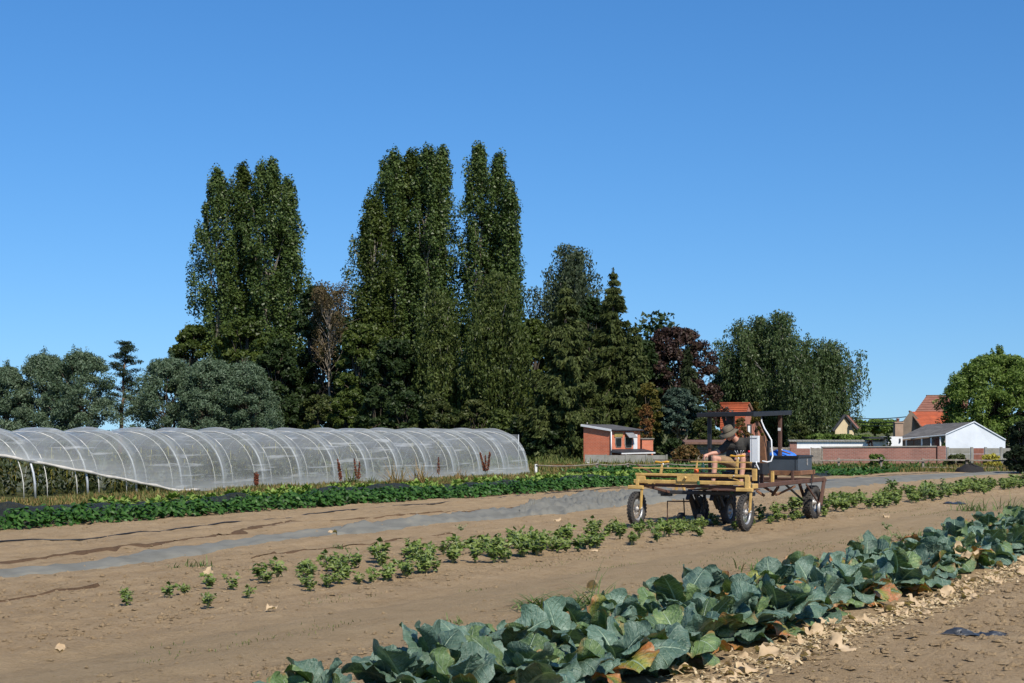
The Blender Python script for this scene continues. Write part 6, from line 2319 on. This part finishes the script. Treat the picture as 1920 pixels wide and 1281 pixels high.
beam('canopy_brace', (-.40, 2.4, 2.12), (-.22, 2.4, 1.55), .06, .05, M_BLK)
MB().box(.63, .69, 2.810, 2.814, 1.80, 1.86).build('sticker', M_BOXW, mach)
MB().box(.30, .80, 1.90, 1.97, 1.20, 1.60).build('back_rest', M_BLK, mach)

M4 = Matrix.Translation((MX, MY, GZM)) @ Matrix.Rotation(-ROW, 4, 'Z')


def on_machine(x, y, z):
    return M4 @ Vector((x, y, z))


# slate grey crate, its contents and small tools: things that rest on the machine
cr = thing('crate', 'slate grey plastic crate on the rear frame of the weeding machine', 'crate', on_machine(.18, 2.75, 1.0), -ROW)
W_, D_, H_ = .90, .78, .29
MB().box(0, W_, 0, D_, 0, .012).build('bottom', M_SLATE, cr)
MB().box(0, W_, 0, .02, .0125, H_).build('side_panel', M_SLATE, cr)
MB().box(0, W_, D_ - .02, D_, .0125, H_).build('side_panel', M_SLATE, cr)
MB().box(0, .02, .0205, D_ - .0205, .0125, H_).build('side_panel', M_SLATE, cr)
MB().box(W_ - .02, W_, .0205, D_ - .0205, .0125, H_).build('side_panel', M_SLATE, cr)
rim = MB()
for a, b in (((-.02, -.012, H_ - .01), (W_ + .02, -.012, H_ - .01)), ((W_ + .012, -.02, H_ - .01), (W_ + .012, D_ + .02, H_ - .01)), ((-.02, D_ + .012, H_ - .01), (W_ + .02, D_ + .012, H_ - .01)), ((-.012, -.02, H_ - .01), (-.012, D_ + .02, H_ - .01))):
    rim.bar(a, b, .022, .04)
rim.build('rim', M_SLATED, cr)
for x in (.02, W_ - .06):
    MB().box(x, x + .012, -.006, -.001, .01, H_ - .04).build('rib', M_SLATED, cr)
MB().box(W_ + .002, W_ + .01, D_ * .62, D_ * .68, .10, H_ - .06).build('latch', M_HUB, cr)

bg_ = MB()
r0 = rng(90)
prof = []
nb, nr_ = 18, 6
for i in range(nr_ + 1):
    t_ = i / nr_
    for j in range(nb):
        a = 2 * math.pi * j / nb
        rr = (.30 * math.cos(t_ * math.pi / 2) + .02) * (1 + .12 * math.sin(3 * a + 2 * t_) + .05 * r0.normal())
        prof.append((math.cos(a) * rr * 1.05, math.sin(a) * rr * .75, .18 * math.sin(t_ * math.pi / 2) * (1 + .15 * math.sin(2 * a)) - .02))
fs = [(i * nb + j, i * nb + (j + 1) % nb, (i + 1) * nb + (j + 1) % nb, (i + 1) * nb + j) for i in range(nr_) for j in range(nb)]
bg_.add(prof, fs + [[nr_ * nb + j for j in range(nb)], list(range(nb - 1, -1, -1))], 0, True)
bp_ = on_machine(.60, 3.05, 1.23)
tag(bg_.build('blue_bag', M_BLUE, None, bp_, (0, 0, -ROW)), 'bright blue bag bulging out of the slate grey crate', 'bag')
hm = thing('mallet', 'mallet with a pale head lying across the blue bag', 'mallet', on_machine(.66, 2.86, 1.38), -ROW)
MB().tube([(0, 0, .02), (.20, .05, -.05)], .014, 8).build('handle', M_RUSTL, hm)
MB().tube([(-.035, 0, .0), (.03, .01, .055)], .028, 10).build('head', M_BOXW, hm)
bt = MB().lathe([(0, 0), (.035, 0), (.037, .02), (.037, .13), (.014, .17), (.014, .20), (0, .20)], (0, 0, 0), (0, 0, 1), 14)
tag(bt.build('bottle', M_BOTTLE, None, on_machine(.02, .55, 1.0)), 'dark green bottle standing left of the seated person', 'bottle')
MB_ = MB().box(-.14, .30, .45, .68, .965, .995).build('tray', M_RUST, mach)
fk = thing('hand_fork', 'small hand tool with a bright orange end standing by the bottle', 'hand tool', on_machine(-.10, .50, 1.0), -ROW)
MB().lathe([(0, 0), (.05, .0), (.045, .05), (.02, .09), (0, .09)], (0, 0, 0), (0, 0, 1), 12).build('grip', M_ORANGE, fk)
MB().bar((0, 0, .09), (.01, .03, .24), .03, .025).build('shaft', M_YEL, fk)

# ---------------------------------------------------------------- person
# feet on the foot plate, seated, leaning forward to the left in the photograph, right hand hanging down
def fused(name, mat_, parent, tubes, balls, voxel=.011, smooth=4, extra=None):
    """tapered capsules and ellipsoids fused into one continuous surface"""
    mb = MB()
    for pts, rs in tubes:
        P = [Vector(p) for p in pts]
        n = 12
        mb.tube(P, rs, n)
        for p, r_ in ((P[0], rs[0]), (P[-1], rs[-1])):
            ball(mb, p, (r_, r_, r_))
    for c, rd in balls:
        ball(mb, Vector(c), rd)
    if extra: extra(mb)
    o = mb.build(name, mat_, parent)
    rm = o.modifiers.new('fuse', 'REMESH')
    rm.mode = 'VOXEL'
    rm.voxel_size = voxel
    rm.use_smooth_shade = True
    sm = o.modifiers.new('smooth', 'SMOOTH')
    sm.iterations = smooth
    return o


def ball(mb, c, rd, n=12, k=8):
    vs, fs = [], []
    for i in range(1, k):
        t_ = math.pi * i / k
        for j in range(n):
            a = 2 * math.pi * j / n
            vs.append((c[0] + rd[0] * math.sin(t_) * math.cos(a), c[1] + rd[1] * math.sin(t_) * math.sin(a), c[2] + rd[2] * math.cos(t_)))
    vs += [(c[0], c[1], c[2] + rd[2]), (c[0], c[1], c[2] - rd[2])]
    m0 = (k - 1) * n
    for i in range(k - 2):
        for j in range(n):
            fs.append((i * n + j, (i + 1) * n + j, (i + 1) * n + (j + 1) % n, i * n + (j + 1) % n))
    for j in range(n):
        fs.append((m0, j, (j + 1) % n))
        fs.append((m0 + 1, (k - 2) * n + (j + 1) % n, (k - 2) * n + j))
    mb.add(vs, fs, 0, True)


per = thing('person', 'person in wide brimmed hat, dark T-shirt and khaki shorts bending forward on the machine', 'person', on_machine(.42, 1.62, 0), -ROW)
q = lambda x, y, z: (x - .42, y - 1.62, z)
HIP_L, HIP_R = q(.54, 1.58, 1.10), q(.30, 1.58, 1.10)
KN_R, KN_L = q(.03, 1.05, 1.26), q(.63, 1.02, 1.27)       # right knee stands left in the photograph
AN_R, AN_L = q(.03, .98, .79), q(.62, .95, .79)
PEL, BEL, CHE, NEC = q(.44, 1.60, 1.12), q(.45, 1.54, 1.28), q(.44, 1.40, 1.50), q(.37, 1.26, 1.64)
SH_R, SH_L = q(.21, 1.30, 1.53), q(.65, 1.38, 1.60)
EL_R, WR_R = q(.05, 1.14, 1.37), q(-.07, .98, 1.34)
EL_L, WR_L = q(.76, 1.24, 1.36), q(.60, 1.00, 1.33)
HD = q(.30, 1.15, 1.74)


def hand(base, d, side, scale=1.0):
    """palm, four bent fingers of different length, thumb off the side of the palm"""
    d = Vector(d).normalized()
    s_ = d.cross(Vector((0, 0, 1))).normalized() * side
    nrm = s_.cross(d).normalized()
    if nrm.z > 0: nrm = -nrm
    b = Vector(base)
    T = [([b, b + d * .05 * scale, b + d * .085 * scale], [.026, .034, .032])]
    for k, (off, ln) in enumerate(((-.030, .074), (-.010, .084), (.011, .078), (.030, .060))):
        p0 = b + d * .075 * scale + s_ * off
        p1 = p0 + d * ln * .45 + nrm * .010
        p2 = p1 + d * ln * .30 + nrm * .030
        p3 = p2 + d * ln * .12 + nrm * .030
        T.append(([p0, p1, p2, p3], [.0105, .0100, .0092, .0080]))
    p0 = b + d * .03 * scale - s_ * .024
    p1 = p0 + d * .030 - s_ * .030 + nrm * .012
    p2 = p1 + d * .028 - s_ * .006 + nrm * .016
    T.append(([p0, p1, p2], [.014, .012, .0095]))
    return T


tubes = [([HIP_R, q(.18, 1.32, 1.20), KN_R], [.095, .080, .060]), ([HIP_L, q(.58, 1.3, 1.20), KN_L], [.095, .080, .060]),
         ([KN_R, q(.03, 1.05, 1.10), AN_R], [.060, .058, .038]), ([KN_L, q(.63, 1.02, 1.10), AN_L], [.060, .058, .038]),
         ([PEL, BEL, CHE], [.145, .140, .150]), ([CHE, NEC], [.12, .06]), ([SH_R, CHE, SH_L], [.075, .11, .075]),
         ([NEC, HD], [.056, .056]),
         ([SH_R, q(.12, 1.22, 1.44), EL_R], [.060, .050, .042]), ([EL_R, q(-.02, 1.06, 1.36), WR_R], [.042, .040, .027]),
         ([SH_L, q(.71, 1.31, 1.48), EL_L], [.060, .050, .042]), ([EL_L, q(.66, 1.1, 1.34), WR_L], [.042, .038, .027]),
         ([AN_R, q(.02, .86, .735)], [.036, .030]), ([AN_L, q(.63, .83, .735)], [.036, .030])]
dr = Vector(WR_R) - Vector(EL_R) + Vector((0, -.02, -.06))
tubes += hand(WR_R, dr, 1) + hand(WR_L, Vector(WR_L) - Vector(EL_L) + Vector((0, -.05, -.03)), -1)
# the head looks down and to the left: a skull, jaw, nose, brow, ears
fd = Vector((-.30, -.62, -.55)).normalized()
side = fd.cross(Vector((0, 0, 1))).normalized()
upv = side.cross(fd).normalized()
hd = Vector(HD)
balls = [(hd, (.080, .095, .105)), (hd + fd * .035 - upv * .055, (.058, .062, .060)), (hd + fd * .075 - upv * .085, (.030, .030, .022)),
         (hd + fd * .103 - upv * .018, (.014, .020, .018)), (hd + fd * .090 + upv * .022, (.034, .012, .012)),
         (hd + fd * .090 - upv * .052 + side * .0, (.020, .010, .008)),
         (hd + side * .083 - upv * .01, (.012, .020, .030)), (hd - side * .083 - upv * .01, (.012, .020, .030))]
body = fused('body', M_SKIN, per, tubes, balls, .0075, 3)
for s_ in (-1, 1):
    e_ = MB()
    ball(e_, hd + fd * .092 + side * .030 * s_ + upv * .002, (.010, .010, .008), 8, 6)
    e_.build('eye', M_HAIR, per)
hr = MB()
ball(hr, hd - fd * .018 + upv * .012, (.088, .100, .105))
hr.build('hair', M_HAIR, per)
fused('t_shirt', M_TEE, per,
      [([PEL, BEL, CHE], [.165, .166, .172]), ([CHE, Vector(CHE).lerp(Vector(NEC), .62)], [.15, .088]), ([SH_R, CHE, SH_L], [.098, .135, .098]),
       ([SH_R, q(.11, 1.21, 1.43)], [.088, .078]), ([SH_L, q(.72, 1.30, 1.46)], [.088, .078])], [], .012, 3)
fused('shorts', M_SHORT, per,
      [([HIP_R, PEL, HIP_L], [.125, .150, .125]), ([HIP_R, q(.18, 1.32, 1.20), q(.10, 1.19, 1.232)], [.115, .100, .090]), ([HIP_L, q(.58, 1.3, 1.20), q(.605, 1.18, 1.23)], [.115, .100, .090])], [], .012, 3)
for (a, b_) in ((AN_R, q(.02, .84, .715)), (AN_L, q(.63, .81, .715))):
    a = Vector(a)
    b_ = Vector(b_)
    back_ = a + Vector((0, .045, -.06))
    fused('shoe', M_SHOE, per, [([back_, a.lerp(b_, .5) + Vector((0, 0, -.028)), b_ + Vector((0, -.02, .0))], [.046, .046, .038]), ([a + Vector((0, 0, .015)), a + Vector((0, .01, -.05))], [.047, .047])], [], .009, 3)
# hat: crown with a dent and a wavy brim
ht = MB()
nb = 30
prof = [(.205, .000), (.160, .012), (.115, .022), (.108, .028), (.106, .060), (.098, .105), (.080, .128), (.045, .130), (.0, .122)]
vs, fs = [], []
for i, (r_, h_) in enumerate(prof):
    for j in range(nb):
        a = 2 * math.pi * j / nb
        wv = (.024 * math.sin(2 * a + .6) + .010 * math.sin(5 * a)) * (1 if i == 0 else .55 if i == 1 else 0)
        dn = -.030 if i == 0 else -.008 if i == 1 else 0
        vs.append((math.cos(a) * r_ * (.94 if i > 2 else 1), math.sin(a) * r_ * (1.08 if i > 2 else 1), h_ + wv + dn))
for i in range(len(prof) - 1):
    for j in range(nb):
        fs.append((i * nb + j, i * nb + (j + 1) % nb, (i + 1) * nb + (j + 1) % nb, (i + 1) * nb + j))
ht.add(vs, fs, 0, True)
hat_up = (upv * .75 + Vector((-.08, -.05, .55))).normalized()
rot = hat_up.to_track_quat('Z', 'Y').to_euler()
hto = ht.build('hat', M_HATM, per, hd + hat_up * .035, rot)
so = hto.modifiers.new('felt', 'SOLIDIFY')
so.thickness = .004
bd = MB().lathe([(.1095, .026), (.1085, .048), (.1100, .048), (.1110, .026)], (0, 0, 0), (0, 0, 1), 30, 0, True)
bd.v = [(x * .94, y * 1.08, z) for x, y, z in bd.v]
bd.build('hat_band', M_HATB, hto)

# ---------------------------------------------------------------- plastic scraps
def scrap(px, py, L_, W_, label, seed, rz):
    p = atg(px, py)
    r = rng(seed)
    n, k = 16, 8
    V = []
    for i in range(n + 1):
        for j in range(k + 1):
            s_, t_ = i / n - .5, j / k - .5
            wd = W_ * (1 - (2 * abs(s_)) ** 3 * .8)
            x, y = s_ * L_ + .02 * r.normal(), t_ * wd + .04 * math.sin(6 * s_) + .01 * r.normal()
            X_ = x * math.cos(rz) - y * math.sin(rz) + p.x
            Y_ = x * math.sin(rz) + y * math.cos(rz) + p.y
            V.append((X_, Y_, gz(X_, Y_) + .008 + .07 * max(0, 1 - (2 * t_) ** 2) * (.5 + .5 * math.sin(9 * s_ + seed)) * (1 - abs(2 * s_) ** 2) + .008 * r.random()))
    idx = np.arange((n + 1) * (k + 1)).reshape(n + 1, k + 1)
    Q = np.stack([idx[:-1, :-1], idx[:-1, 1:], idx[1:, 1:], idx[1:, :-1]], -1).reshape(-1, 4)
    o = link('plastic_scrap', np_mesh('plastic_scrap', V, Q, M_SCRAP, True))
    return tag(o, label, 'plastic scrap')


M_SCRAP = solid('weathered black film', (.035, .040, .048), .38, .35, 12, bump=.3, spec=.5)
scrap(1826, 1194, .62, .17, 'strip of torn black plastic on the soil in front of the cauliflower bed', 4, .10)
scrap(1790, 945, .58, .42, 'crumpled dark plastic scrap on the track behind the cauliflowers', 5, .1)
